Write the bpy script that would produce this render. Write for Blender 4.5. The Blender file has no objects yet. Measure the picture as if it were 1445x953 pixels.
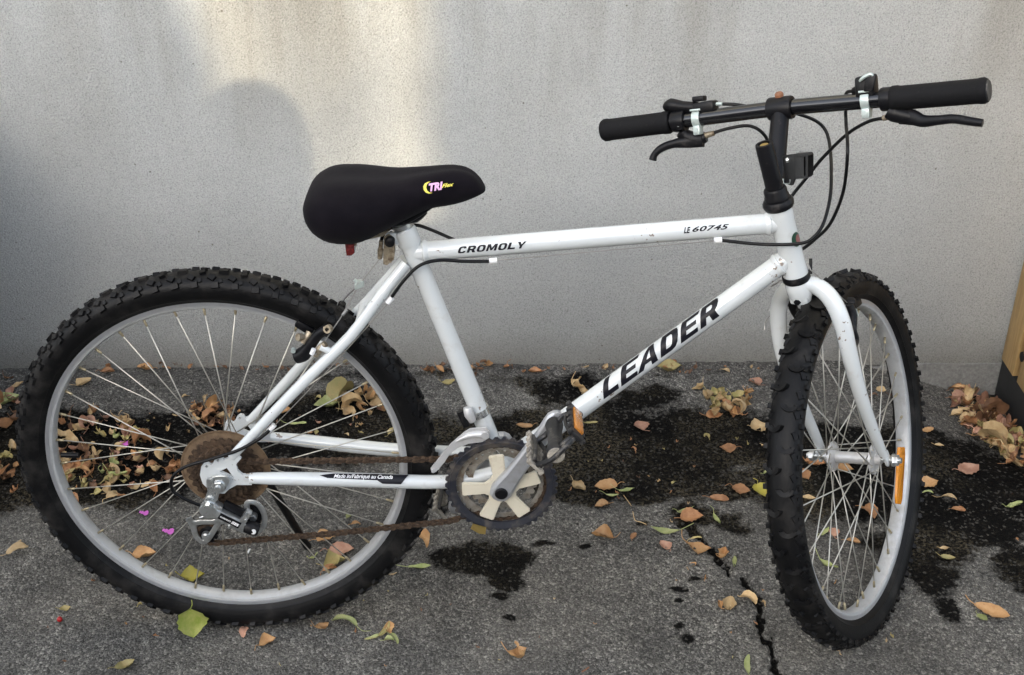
import bpy, bmesh, math, random
import numpy as np
from mathutils import Vector, Matrix
from mathutils.geometry import tessellate_polygon
from mathutils import noise as mn

rnd = random.Random(7)
scene = bpy.context.scene
COL = scene.collection

# ------------------------------------------------------------------ camera
W, H, FPX = 1445.0, 953.0, 1774.70
PITCH, YAW, ROLL = 0.54423, -0.0040, -0.01143
CAM = Vector((0.45433, -1.57957, 1.51503))
_fw = Vector((math.sin(YAW)*math.cos(PITCH), math.cos(YAW)*math.cos(PITCH), -math.sin(PITCH)))
_r = Vector((math.cos(YAW), -math.sin(YAW), 0))
_u = _r.cross(_fw)
_r2 = _r*math.cos(ROLL) + _u*math.sin(ROLL)
_u2 = _u*math.cos(ROLL) - _r*math.sin(ROLL)
cd = bpy.data.cameras.new('camera')
cd.sensor_width = 36.0
cd.lens = FPX/W*36.0
cd.clip_start = 0.01
cd.clip_end = 500
cam = bpy.data.objects.new('camera', cd)
COL.objects.link(cam)
M3 = Matrix((_r2, _u2, -_fw)).transposed()
cam.matrix_world = Matrix.Translation(CAM) @ M3.to_4x4()
scene.camera = cam

# ------------------------------------------------------------------ world, sun, exposure
SUN_TRAVEL = Vector((1.30, 2.74, -1.06)).normalized()
to_sun = -SUN_TRAVEL
sun_el = math.asin(to_sun.z)
sun_az = math.atan2(to_sun.x, to_sun.y)
world = bpy.data.worlds.new('World')
scene.world = world
world.use_nodes = True
wn = world.node_tree.nodes
wl = world.node_tree.links
wn.clear()
sky = wn.new('ShaderNodeTexSky')
sky.sky_type = 'NISHITA'
sky.sun_disc = False
sky.sun_elevation = sun_el
sky.sun_rotation = sun_az
sky.air_density = 1.0
sky.dust_density = 3.0
sky.ozone_density = 1.0
hs = wn.new('ShaderNodeHueSaturation')
hs.inputs['Saturation'].default_value = 0.5      # thin white cloud over the blue
bg = wn.new('ShaderNodeBackground')
bg.inputs['Strength'].default_value = 0.15
wo = wn.new('ShaderNodeOutputWorld')
wl.new(sky.outputs[0], hs.inputs['Color'])
wl.new(hs.outputs[0], bg.inputs['Color'])
wl.new(bg.outputs[0], wo.inputs['Surface'])

sd = bpy.data.lights.new('sun', 'SUN')
sd.energy = 3.0
sd.angle = math.radians(0.55)
sd.color = (1.0, 0.85, 0.61)
sun = bpy.data.objects.new('sun', sd)
COL.objects.link(sun)
sun.rotation_euler = SUN_TRAVEL.to_track_quat('-Z', 'Y').to_euler()
sun.location = (-4, -8, 6)

scene.view_settings.view_transform = 'Standard'
scene.view_settings.look = 'None'
scene.view_settings.gamma = 1.0
scene.view_settings.use_curve_mapping = False
scene.view_settings.exposure = 2.28
scene.render.engine = 'CYCLES'
scene.cycles.max_bounces = 8

# ------------------------------------------------------------------ measuring helpers
LEAN = 0.055615
CL, SL = math.cos(LEAN), math.sin(LEAN)
def to_local(v):       # world -> bicycle frame (which leans away on its kickstand)
    return Vector((v[0], v[1]*CL - v[2]*SL, v[2]*CL + v[1]*SL))
def to_world(v):
    return Vector((v[0], v[1]*CL + v[2]*SL, v[2]*CL - v[1]*SL))
def ray(px, py):
    return (_fw + _r2*((px-W/2)/FPX) - _u2*((py-H/2)/FPX)).normalized()
CAML = to_local(CAM)
def on_plane(px, py, pt, n):
    d = to_local(ray(px, py))
    k = (Vector(pt)-CAML).dot(n)/d.dot(n)
    return CAML + d*k
def P(px, py, y=0.0):  # bicycle-frame point at lateral distance y from the bicycle's mid plane
    return on_plane(px, py, (0, y, 0), Vector((0, 1, 0)))
R1, R2 = 0.3296, 0.3042
HT, HB = Vector((.8291, 0, .74676)), Vector((.8619, 0, .64299))
AX = (HB-HT).normalized()
_f0 = Vector((-AX.z, 0, AX.x))
if _f0.x < 0: _f0 = -_f0
STEER = 1.03589
FW = _f0*math.cos(STEER) + Vector((0, 1, 0))*math.sin(STEER)
LF = Vector((0, 1, 0))*math.cos(STEER) - _f0*math.sin(STEER)
FC = HB + AX*0.37267 + FW*0.04627          # front wheel centre
def S(px, py, s=0.0):  # point at lateral distance s from the steered mid plane
    return on_plane(px, py, HB + LF*s, LF)
BB = Vector((.4292, 0, .3129))
WALLY = 0.79
def smooth(a, b, x):
    t = np.clip((x-a)/(b-a), 0, 1)
    return t*t*(3-2*t)
def hbase(x, y):       # the ground sinks a little by the foot of the wall at the right
    return -0.075*smooth(1.2, 1.52, x)*smooth(0.25, 0.68, y) + 0.014*smooth(0.55, 0.79, y)*(1-smooth(1.1, 1.3, x))
def G(px, py, dz=0.0):
    d = ray(px, py); z = 0.0
    for _ in range(12):
        k = (z-CAM.z)/d.z
        q = CAM + d*k
        z = float(hbase(np.float64(q.x), np.float64(q.y))) + dz
    return q
def GW(px, py, y=WALLY):
    d = ray(px, py)
    return CAM + d*((y-CAM.y)/d.y)

# ------------------------------------------------------------------ materials
def lin(h):
    h = h.lstrip('#')
    c = [int(h[i:i+2], 16)/255 for i in (0, 2, 4)]
    return tuple(x/12.92 if x <= .04045 else ((x+.055)/1.055)**2.4 for x in c) + (1,)
class NT:
    def __init__(s, name):
        s.m = bpy.data.materials.new(name)
        s.m.use_nodes = True
        s.t = s.m.node_tree
        s.b = s.t.nodes['Principled BSDF']
        s.tc = s.t.nodes.new('ShaderNodeTexCoord')
    def n(s, typ, **kw):
        nd = s.t.nodes.new('ShaderNode'+typ)
        for k, v in kw.items():
            if k in nd.inputs.keys(): nd.inputs[k].default_value = v
            else: setattr(nd, k, v)
        return nd
    def l(s, a, b): s.t.links.new(a, b)
    def noise(s, scale, detail=4, rough=.6, vec=None, dist=0):
        nd = s.n('TexNoise', Scale=scale, Detail=detail, Roughness=rough, Distortion=dist)
        s.l(vec if vec else s.tc.outputs['Object'], nd.inputs['Vector'])
        return nd.outputs['Fac']
    def vor(s, scale, feat='F1', vec=None):
        nd = s.n('TexVoronoi', feature=feat, Scale=scale)
        s.l(vec if vec else s.tc.outputs['Object'], nd.inputs['Vector'])
        return nd
    def ramp(s, fac, stops):
        nd = s.t.nodes.new('ShaderNodeValToRGB')
        e = nd.color_ramp.elements
        while len(e) < len(stops): e.new(.5)
        for i, (p, c) in enumerate(stops):
            e[i].position = p
            e[i].color = c if len(c) == 4 else (*c, 1)
        s.l(fac, nd.inputs[0])
        return nd.outputs[0]
    def mix(s, fac, a, b, typ='MIX'):
        nd = s.t.nodes.new('ShaderNodeMix')
        nd.data_type = 'RGBA'; nd.blend_type = typ
        for sock, v in ((nd.inputs[0], fac), (nd.inputs[6], a), (nd.inputs[7], b)):
            if isinstance(v, (int, float)): sock.default_value = v
            elif isinstance(v, tuple): sock.default_value = v if len(v) == 4 else (*v, 1)
            else: s.l(v, sock)
        return nd.outputs[2]
    def math(s, op, a, b=0.0, clamp=False):
        nd = s.t.nodes.new('ShaderNodeMath'); nd.operation = op; nd.use_clamp = clamp
        for sock, v in ((nd.inputs[0], a), (nd.inputs[1], b)):
            if isinstance(v, (int, float)): sock.default_value = v
            else: s.l(v, sock)
        return nd.outputs[0]
    def bump(s, h, strength=.5, dist=.002, nrm=None):
        nd = s.n('Bump', Strength=strength, Distance=dist)
        s.l(h, nd.inputs['Height'])
        if nrm: s.l(nrm, nd.inputs['Normal'])
        s.l(nd.outputs[0], s.b.inputs['Normal'])
        return nd.outputs[0]
    def set(s, **kw):
        for k, v in kw.items():
            k = k.replace('_', ' ')
            if isinstance(v, (int, float, tuple)):
                s.b.inputs[k].default_value = v if not (isinstance(v, tuple) and len(v) == 3) else (*v, 1)
            else: s.l(v, s.b.inputs[k])
        return s.m

def _spec(m, v):
    m.node_tree.nodes['Principled BSDF'].inputs['Specular IOR Level'].default_value = v
def worn(name, col, rough, dirt=(.10, .075, .05), amt=.5, scale=60, metal=0.0, bump=.1, thr=(.55, .75), coat=0.0):
    t = NT(name)
    nz = t.noise(scale, 6, .65)
    n2 = t.noise(scale*.21, 3)
    f = t.ramp(t.math('ADD', t.math('MULTIPLY', nz, .6), t.math('MULTIPLY', n2, .4)), [(thr[0], (0, 0, 0)), (thr[1], (amt, amt, amt))])
    c = t.mix(f, (*col, 1), (*dirt, 1))
    r = t.math('ADD', t.math('MULTIPLY', f, .4), t.math('ADD', t.math('MULTIPLY', n2, .15), rough-.07), True)
    if bump: t.bump(nz, bump, .001)
    m = t.set(Base_Color=c, Roughness=r, Metallic=metal)
    if coat: t.b.inputs['Coat Weight'].default_value = coat; t.b.inputs['Coat Roughness'].default_value = .1
    return m

MT = {}
MT['white'] = worn('white_paint', (.60, .628, .632), .18, (.30, .22, .14), .40, 34, thr=(.56, .74), bump=.02, coat=.8)
_ = 0
def chips(m):
    t = m.node_tree; b = t.nodes['Principled BSDF']
    src = b.inputs['Base Color'].links[0].from_socket
    tc = t.nodes.new('ShaderNodeTexCoord')
    n = t.nodes.new('ShaderNodeTexNoise'); n.inputs['Scale'].default_value = 150; n.inputs['Detail'].default_value = 3
    v = t.nodes.new('ShaderNodeTexNoise'); v.inputs['Scale'].default_value = 21; v.inputs['Detail'].default_value = 2
    for x in (n, v): t.links.new(tc.outputs['Object'], x.inputs['Vector'])
    ad = t.nodes.new('ShaderNodeMath'); ad.operation = 'MULTIPLY'
    t.links.new(n.outputs[0], ad.inputs[0]); t.links.new(v.outputs[0], ad.inputs[1])
    rp = t.nodes.new('ShaderNodeValToRGB'); rp.color_ramp.elements[0].position = .405; rp.color_ramp.elements[1].position = .43
    rp.color_ramp.elements[1].color = (.8, .8, .8, 1)
    t.links.new(ad.outputs[0], rp.inputs[0])
    mx = t.nodes.new('ShaderNodeMix'); mx.data_type = 'RGBA'
    t.links.new(rp.outputs[0], mx.inputs[0]); t.links.new(src, mx.inputs[6]); mx.inputs[7].default_value = (.16, .105, .065, 1)
    t.links.new(mx.outputs[2], b.inputs['Base Color'])
chips(MT['white'])
MT['decal'] = worn('black_decal', (.006, .006, .010), .4, (.3, .3, .32), .4, 160, thr=(.66, .78), bump=0)
_spec(MT['decal'], .25)
MT['decalwhite'] = worn('white_print', (.8, .8, .8), .4, bump=0, amt=.1)
MT['plastic'] = worn('black_plastic', (.0045, .0045, .0055), .42, (.07, .065, .06), .5, 90)
MT['blackpaint'] = worn('black_paint', (.005, .005, .006), .17, (.25, .24, .23), .6, 70, thr=(.66, .74), bump=.02, coat=.4)
MT['blackmetal'] = worn('matt_black_metal', (.0055, .0055, .0068), .40, (.10, .09, .08), .5, 80, bump=.15)
MT['grip'] = worn('foam_grip', (.0038, .0039, .0048), .75, (.04, .038, .035), .5, 300, bump=.5)
MT['housing'] = worn('cable_housing', (.004, .004, .0045), .4, amt=.05, bump=0)
_spec(MT['housing'], .25)
MT['wire'] = worn('steel_wire', (.32, .31, .29), .4, (.2, .15, .1), .4, 80, metal=.9, bump=0)
MT['spoke'] = worn('spoke_steel', (.50, .48, .43), .42, (.3, .22, .13), .5, 60, metal=.75, bump=0)
MT['brass'] = worn('nipple_brass', (.42, .36, .24), .45, (.2, .13, .06), .6, 200, metal=.8, bump=0)
MT['steel'] = worn('plated_steel', (.62, .64, .64), .28, (.22, .17, .12), .6, 75, metal=.9, thr=(.5, .72), bump=.1)
MT['zinc'] = worn('zinc_plate', (.44, .50, .48), .32, (.25, .22, .18), .5, 90, metal=.35, thr=(.55, .75))
MT['alloy'] = worn('dull_alloy', (.58, .58, .58), .38, (.25, .22, .18), .5, 45, metal=.4, thr=(.5, .75))
MT['rim'] = worn('rim_alloy', (.56, .575, .60), .3, (.33, .315, .29), .5, 40, metal=.75, thr=(.5, .72), bump=.05)
MT['rimedge'] = worn('rim_edge', (.72, .73, .745), .3, (.5, .48, .44), .4, 60, metal=.25, thr=(.55, .75), bump=0)
MT['rimbed'] = worn('rim_bed', (.50, .51, .515), .38, (.30, .28, .25), .5, 50, metal=.4, thr=(.48, .68), bump=.05)
MT['brake_metal'] = worn('grimy_alloy', (.35, .30, .22), .45, (.10, .06, .03), .8, 110, metal=.6, thr=(.45, .62), bump=.3)
MT['rust'] = worn('rusty_steel', (.105, .066, .040), .65, (.026, .018, .013), .8, 150, metal=.35, thr=(.42, .6), bump=.5)
MT['guard'] = worn('grimy_disc', (.20, .135, .08), .6, (.08, .05, .03), .8, 60, metal=.2, thr=(.42, .62), bump=.3)
MT['ring'] = worn('grimy_black_ring', (.016, .018, .026), .5, (.17, .14, .105), .75, 38, thr=(.5, .68), bump=.4)
MT['ringsteel'] = worn('grimy_chainring', (.36, .34, .30), .42, (.13, .09, .055), .8, 70, metal=.5, thr=(.46, .62), bump=.4)
MT['cream'] = worn('cream_spider', (.62, .57, .45), .42, (.22, .12, .05), .6, 40, thr=(.57, .72), bump=.1)
MT['crank'] = worn('grey_alloy_crank', (.45, .46, .48), .38, (.3, .28, .26), .6, 60, metal=.55, thr=(.5, .7), bump=.15)
MT['pedal'] = worn('dusty_pedal', (.012, .012, .013), .45, (.20, .18, .15), .7, 110, thr=(.52, .66), bump=.4)
MT['pedalrail'] = worn('dusty_rail', (.34, .31, .26), .6, (.10, .09, .075), .8, 110, thr=(.46, .6), bump=.4)
MT['brown'] = worn('rust_bolt', (.20, .085, .04), .6, (.08, .03, .02), .7, 200, bump=.3)
MT['gold'] = worn('brass_bolt', (.50, .36, .12), .4, (.1, .06, .02), .7, 200, metal=.8)
for k_ in ('plastic', 'blackmetal', 'grip'): _spec(MT[k_], .2)
def reflector(name, c):
    t = NT(name)
    v = t.vor(330)
    t.bump(v.outputs['Distance'], .6, .002)
    m = t.set(Base_Color=c, Roughness=.18, Coat_Weight=.5)
    return m
MT['amber'] = reflector('amber_reflector', (.78, .28, .015))
MT['amberdim'] = reflector('dusty_amber', (.50, .20, .04))
MT['red'] = reflector('red_reflector', (.12, .010, .010))
MT['yellowprint'] = worn('yellow_print', (.75, .66, .10), .6, bump=0, amt=.1)
MT['pinkprint'] = worn('pink_print', (.72, .40, .66), .6, bump=0, amt=.1)
MT['greenprint'] = worn('green_print', (.012, .05, .03), .4, bump=0, amt=.2)
MT['redprint'] = worn('red_print', (.22, .085, .08), .4, bump=0, amt=.2)

def tyre_mat(name, dust):
    t = NT(name)
    n1 = t.noise(22, 5); n2 = t.noise(240, 3)
    f = t.ramp(n1, [(.50, (0, 0, 0)), (.72, (dust, dust, dust))])
    c = t.mix(f, (.0030, .0030, .0034), (.052, .048, .044))
    c = t.mix(t.ramp(n2, [(.62, (0, 0, 0)), (.8, (.3, .3, .3))]), c, (.022, .022, .024))
    t.bump(n2, .35, .001)
    return t.set(Base_Color=c, Roughness=.5, Specular_IOR_Level=.2)
MT['tyre'] = tyre_mat('tyre_rubber', .45)
MT['tyre2'] = tyre_mat('tyre_rubber_front', .35)
def cloth():
    t = NT('saddle_cloth')
    w = t.noise(900, 2); n = t.noise(35, 4)
    c = t.mix(t.ramp(n, [(.4, (0, 0, 0)), (.8, (1, 1, 1))]), (.0040, .0032, .0050), (.0075, .0062, .0085))
    t.bump(w, .5, .0008)
    m = t.set(Base_Color=c, Roughness=.9, Sheen_Weight=.03, Sheen_Roughness=.5, Specular_IOR_Level=.08)
    return m
MT['cloth'] = cloth()

def wall_mat():
    t = NT('stucco')
    o = t.tc.outputs['Object']
    g1 = t.noise(320, 4, .72); g2 = t.noise(560, 2, .6); g3 = t.vor(230)
    big = t.noise(1.6, 5, .6); mid = t.noise(7, 4, .65)
    mp = t.n('Mapping'); mp.inputs['Scale'].default_value = (3.2, 1, .55)
    t.l(o, mp.inputs['Vector'])
    streak = t.noise(1.3, 5, .62, mp.outputs[0])
    sx = t.n('SeparateXYZ'); t.l(o, sx.inputs[0])
    base = t.mix(t.ramp(big, [(.35, (0, 0, 0)), (.7, (1, 1, 1))]), (.445, .455, .442), (.505, .516, .502))
    base = t.mix(t.ramp(mid, [(.4, (0, 0, 0)), (.75, (.45, .45, .45))]), base, (.40, .408, .395))
    # weather stains: vertical streaks, stronger towards the top
    up = t.ramp(t.math('MULTIPLY', sx.outputs['Z'], 1.0), [(.45, (.05, .05, .05)), (.95, (1, 1, 1))])
    st = t.ramp(streak, [(.45, (0, 0, 0)), (.64, (.9, .9, .9))])
    stf = t.mix(1.0, st, up, 'MULTIPLY')
    base = t.mix(stf, base, (.28, .265, .225))
    # splashed grime; its taller fade also paints in shade near the ground
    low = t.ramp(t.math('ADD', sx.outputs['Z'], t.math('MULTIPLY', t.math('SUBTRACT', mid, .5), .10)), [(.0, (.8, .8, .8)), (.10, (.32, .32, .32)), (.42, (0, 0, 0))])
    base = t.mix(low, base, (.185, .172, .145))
    # specks in the render
    grain = t.ramp(g1, [(.30, (.52, .52, .52)), (.46, (.93, .93, .93)), (.68, (1.16, 1.16, 1.16))])
    base = t.mix(1.0, base, grain, 'MULTIPLY')
    sp = t.vor(38)
    spk = t.ramp(sp.outputs['Distance'], [(.05, (.75, .75, .75)), (.10, (0, 0, 0))])
    sel = t.ramp(t.noise(9, 2), [(.58, (0, 0, 0)), (.62, (1, 1, 1))])
    base = t.mix(t.mix(1.0, spk, sel, 'MULTIPLY'), base, (.10, .085, .06))
    h = t.math('ADD', t.math('MULTIPLY', g1, 1.0), t.math('MULTIPLY', g2, .4))
    h = t.math('ADD', h, t.math('MULTIPLY', g3.outputs['Distance'], .5))
    t.bump(h, .8, .0036)
    return t.set(Base_Color=base, Roughness=.9, Specular_IOR_Level=.25)
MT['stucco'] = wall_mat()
def concrete_mat():
    t = NT('footing_concrete')
    n = t.noise(160, 5, .7); b = t.noise(12, 4)
    c = t.mix(b, (.19, .185, .17), (.30, .295, .275))
    c = t.mix(1.0, c, t.ramp(n, [(.3, (.6, .6, .6)), (.7, (1.1, 1.1, 1.1))]), 'MULTIPLY')
    t.bump(n, .7, .004)
    return t.set(Base_Color=c, Roughness=.9)
MT['concrete'] = concrete_mat()

def asphalt_mat():
    t = NT('asphalt')
    o = t.tc.outputs['Object']
    st = t.vor(230); st2 = t.vor(480)
    n1 = t.noise(300, 4, .7); n2 = t.noise(19, 8, .74); n3 = t.noise(3.2, 4, .6); n4 = t.noise(90, 5, .7)
    cv = t.n('SeparateColor'); t.l(st.outputs['Color'], cv.inputs[0])
    cv2 = t.n('SeparateColor'); t.l(st2.outputs['Color'], cv2.inputs[0])
    stone = t.ramp(cv.outputs[0], [(0, (.045, .044, .042)), (.45, (.125, .122, .116)), (.78, (.21, .205, .195)), (.90, (.38, .37, .34)), (1, (.62, .60, .56))])
    fine = t.ramp(cv2.outputs[1], [(0, (.055, .054, .052)), (.6, (.16, .156, .148)), (1, (.48, .465, .43))])
    c = t.mix(.5, stone, fine)
    c = t.mix(1.0, c, t.ramp(n1, [(.3, (.38, .38, .38)), (.7, (1.5, 1.5, 1.48))]), 'MULTIPLY')
    # pits between the stones
    c = t.mix(t.ramp(n4, [(.32, (.9, .9, .9)), (.45, (0, 0, 0))]), c, (.014, .013, .013))
    # dusty and tarry areas
    c = t.mix(t.ramp(n3, [(.4, (0, 0, 0)), (.7, (.35, .35, .35))]), c, (.17, .158, .14))
    at = t.n('Attribute', attribute_name='damp')
    dv = t.math('ADD', at.outputs['Fac'], t.math('MULTIPLY', t.math('MULTIPLY', at.outputs['Fac'], 2.4, True), t.math('ADD', t.math('MULTIPLY', t.math('SUBTRACT', n2, .5), 1.3), t.math('MULTIPLY', t.math('SUBTRACT', n4, .5), .9))))
    wet = t.ramp(dv, [(.36, (0, 0, 0)), (.64, (1, 1, 1))])
    moss = t.ramp(t.noise(130, 4, .7), [(.55, (0, 0, 0)), (.68, (1, 1, 1))])
    tar = t.mix(moss, (.0042, .004, .0038), (.026, .0235, .019))
    at2 = t.n('Attribute', attribute_name='moss')
    tar2 = t.mix(t.math('MULTIPLY', at2.outputs['Fac'], t.ramp(t.noise(170, 4, .75), [(.47, (0, 0, 0)), (.60, (1, 1, 1))])), tar, (.115, .098, .066))
    fleck = t.ramp(cv.outputs[1], [(.88, (0, 0, 0)), (.93, (.7, .7, .7))])
    tar2 = t.mix(fleck, tar2, (.11, .105, .095))
    c = t.mix(wet, c, tar2)
    c = t.mix(1.0, c, t.ramp(t.noise(7, 6, .7), [(.3, (.38, .375, .365)), (.7, (1.02, .995, .95))]), 'MULTIPLY')
    h = t.math('ADD', t.math('MULTIPLY', st.outputs['Distance'], -1.0), t.math('ADD', n1, t.math('MULTIPLY', n4, 1.3)))
    t.bump(h, .8, .004)
    r = t.math('SUBTRACT', .86, t.math('MULTIPLY', wet, .12))
    return t.set(Base_Color=c, Roughness=r, Specular_IOR_Level=t.math('SUBTRACT', .3, t.math('MULTIPLY', wet, .22)))
MT['asphalt'] = asphalt_mat()

def wood_mat():
    t = NT('yellow_timber')
    mp = t.n('Mapping'); mp.inputs['Scale'].default_value = (1, 1, .09)
    t.l(t.tc.outputs['Object'], mp.inputs['Vector'])
    n = t.noise(95, 5, .7, mp.outputs[0]); b = t.noise(14, 4)
    c = t.mix(t.ramp(n, [(.3, (0, 0, 0)), (.7, (1, 1, 1))]), (.26, .155, .06), (.46, .31, .13))
    c = t.mix(t.ramp(b, [(.58, (0, 0, 0)), (.78, (.6, .6, .6))]), c, (.13, .08, .035))
    t.bump(n, .4, .002)
    return t.set(Base_Color=c, Roughness=.65)
MT['wood'] = wood_mat()
MT['blackbase'] = worn('black_rubber_base', (.009, .009, .009), .7, (.07, .06, .045), .7, 120, thr=(.6, .72), bump=.4)
MT['housewall'] = worn('house_render', (.36, .34, .31), .9, (.28, .26, .23), .5, 5, bump=.1)
MT['roof'] = worn('roof_tile', (.16, .08, .06), .8, (.09, .06, .05), .6, 8)
MT['binplastic'] = worn('bin_plastic', (.02, .022, .022), .5, (.06, .055, .05), .5, 20)
MT['skin'] = worn('skin', (.50, .32, .24), .55, (.45, .25, .2), .3, 30, bump=.05)
MT['jacket'] = worn('dark_jacket', (.05, .055, .07), .8, (.03, .03, .035), .5, 60)
MT['trousers'] = worn('dark_trousers', (.035, .04, .06), .85, (.02, .02, .03), .5, 60)
MT['hair'] = worn('dark_hair', (.02, .014, .01), .6, (.04, .03, .02), .5, 200, bump=.6)
MT['glass'] = worn('window_glass', (.03, .035, .04), .08, amt=.1, bump=0)

_leafm = {}
def leaf_mat(key, a, b, spot):
    t = NT('leaf_'+key)
    o = t.tc.outputs['Object']
    inf = t.n('ObjectInfo')
    ofs = t.n('VectorMath', operation='ADD')
    sc = t.n('VectorMath', operation='SCALE'); sc.inputs['Scale'].default_value = 9.0
    cmb = t.n('CombineXYZ')
    for i in range(3): t.l(inf.outputs['Random'], cmb.inputs[i])
    t.l(cmb.outputs[0], sc.inputs[0]); t.l(o, ofs.inputs[0]); t.l(sc.outputs[0], ofs.inputs[1])
    n = t.noise(75, 5, .65, ofs.outputs[0]); n2 = t.noise(230, 4, .7, ofs.outputs[0])
    c = t.mix(t.ramp(n, [(.35, (0, 0, 0)), (.66, (1, 1, 1))]), a, b)
    c = t.mix(t.ramp(n2, [(.60, (0, 0, 0)), (.74, (.65, .65, .65))]), c, spot)
    hv = t.n('HueSaturation')
    t.l(c, hv.inputs['Color'])
    t.l(t.math('ADD', t.math('MULTIPLY', inf.outputs['Random'], .5), .78), hv.inputs['Value'])
    t.bump(n2, .5, .001)
    m = t.set(Base_Color=hv.outputs[0], Roughness=.6)
    # veins come from the mesh; thin leaf lets a little light through
    return m
LM = {
 'brown': leaf_mat('brown', (.25, .115, .048), (.38, .195, .085), (.09, .04, .018)),
 'pink':  leaf_mat('pinkish', (.33, .165, .105), (.42, .245, .165), (.15, .07, .04)),
 'tan':   leaf_mat('tan', (.38, .25, .115), (.50, .37, .20), (.17, .095, .04)),
 'orange':leaf_mat('orange', (.36, .185, .07), (.45, .275, .125), (.18, .075, .022)),
 'yellow':leaf_mat('yellow', (.50, .42, .05), (.44, .38, .08), (.24, .16, .03)),
 'heart': leaf_mat('heart', (.27, .34, .05), (.40, .40, .12), (.32, .28, .06)),
 'green': leaf_mat('green', (.24, .28, .09), (.37, .38, .17), (.17, .17, .06)),
 'olive': leaf_mat('olive', (.29, .26, .10), (.38, .29, .12), (.14, .10, .04)),
 'dark':  leaf_mat('dark', (.10, .048, .024), (.19, .098, .048), (.04, .02, .012)),
}

# ------------------------------------------------------------------ mesh helpers
def V(*a): return Vector(a[0]) if len(a) == 1 else Vector(a)
def obj(name, bm, mats, parent=None, smooth=True, ang=38):
    bm.normal_update()
    for f in bm.faces: f.smooth = smooth
    if smooth:
        lim = math.radians(ang)
        for e in bm.edges:
            if len(e.link_faces) == 2 and e.calc_face_angle(0) > lim: e.smooth = False
    me = bpy.data.meshes.new(name)
    bm.to_mesh(me); bm.free()
    if not isinstance(mats, (list, tuple)): mats = [mats]
    for m in mats: me.materials.append(MT[m] if isinstance(m, str) else m)
    o = bpy.data.objects.new(name, me)
    COL.objects.link(o)
    if parent: o.parent = parent
    return o
def empty(name, parent=None):
    o = bpy.data.objects.new(name, None)
    o.empty_display_size = .05
    COL.objects.link(o)
    if parent: o.parent = parent
    return o
def tag(o, label, cat=None, group=None, kind=None):
    o['label'] = label
    if cat: o['category'] = cat
    if group: o['group'] = group
    if kind: o['kind'] = kind
    return o
def BM(): return bmesh.new()
def frame_of(d):
    d = d.normalized()
    a = Vector((0, 0, 1)) if abs(d.z) < .9 else Vector((1, 0, 0))
    x = a.cross(d).normalized()
    return x, d.cross(x).normalized()
def tube(bm, pts, rad, n=14, caps=True, mat=0):
    pts = [Vector(p) for p in pts]
    N = len(pts)
    if not isinstance(rad, (list, tuple)): rad = [rad]*N
    tang = [(pts[min(i+1, N-1)]-pts[max(i-1, 0)]).normalized() for i in range(N)]
    x, y = frame_of(tang[0])
    rings = []
    for i in range(N):
        if i:
            q = tang[i-1].rotation_difference(tang[i])
            x = q @ x; y = q @ y
        r = rad[i]
        rings.append([bm.verts.new(pts[i] + x*(r*math.cos(2*math.pi*k/n)) + y*(r*math.sin(2*math.pi*k/n))) for k in range(n)])
    for a, b in zip(rings, rings[1:]):
        for k in range(n):
            f = bm.faces.new((a[k], a[(k+1) % n], b[(k+1) % n], b[k])); f.material_index = mat
    if caps:
        f = bm.faces.new(rings[0][::-1]); f.material_index = mat
        f = bm.faces.new(rings[-1]); f.material_index = mat
def spline(pts, k=8):
    pts = [Vector(p) for p in pts]
    out = []
    for i in range(len(pts)-1):
        p0 = pts[max(i-1, 0)]; p1 = pts[i]; p2 = pts[i+1]; p3 = pts[min(i+2, len(pts)-1)]
        for j in range(k):
            t = j/k
            out.append(.5*((2*p1)+(p2-p0)*t+(2*p0-5*p1+4*p2-p3)*t*t+(3*p1-p0-3*p2+p3)*t**3))
    out.append(pts[-1])
    return out
def lerp_list(v, n):
    out = []
    for i in range(n):
        t = i/(n-1)*(len(v)-1); j = min(int(t), len(v)-2)
        out.append(v[j]+(v[j+1]-v[j])*(t-j))
    return out
def stube(bm, pts, rads, k=8, n=14, mat=0):
    s = spline(pts, k)
    tube(bm, s, lerp_list(rads, len(s)) if isinstance(rads, (list, tuple)) else rads, n, True, mat)
def lathe(bm, prof, c, axis, n=48, x=None, mat=0, closed=False):
    axis = axis.normalized()
    if x is None: x, y = frame_of(axis)
    else: y = axis.cross(x)
    rings = []
    for k in range(n):
        a = 2*math.pi*k/n
        d = x*math.cos(a)+y*math.sin(a)
        rings.append([bm.verts.new(c + d*r + axis*h) for r, h in prof])
    m = len(prof)
    for k in range(n):
        A, B = rings[k], rings[(k+1) % n]
        for j in range(m if closed else m-1):
            jj = (j+1) % m
            try:
                f = bm.faces.new((A[j], B[j], B[jj], A[jj])); f.material_index = mat
            except ValueError: pass
    return rings
def cyl(bm, a, b, r, n=16, mat=0, r2=None):
    tube(bm, [a, b], [r, r if r2 is None else r2], n, True, mat)
def box(bm, c, ex, ey, ez, bev=0.0, mat=0):
    # ex, ey, ez: half-extent vectors
    c = Vector(c)
    vs = [bm.verts.new(c + ex*sx + ey*sy + ez*sz) for sx in (-1, 1) for sy in (-1, 1) for sz in (-1, 1)]
    fs = []
    for idx in ((0, 1, 3, 2), (4, 6, 7, 5), (0, 4, 5, 1), (2, 3, 7, 6), (0, 2, 6, 4), (1, 5, 7, 3)):
        f = bm.faces.new([vs[i] for i in idx]); f.material_index = mat; fs.append(f)
    bmesh.ops.recalc_face_normals(bm, faces=fs)
    if bev:
        es = list({e for f in fs for e in f.edges})
        r = bmesh.ops.bevel(bm, geom=es, offset=bev, segments=2, affect='EDGES', profile=.5)
        for f in r['faces']: f.material_index = mat
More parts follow.
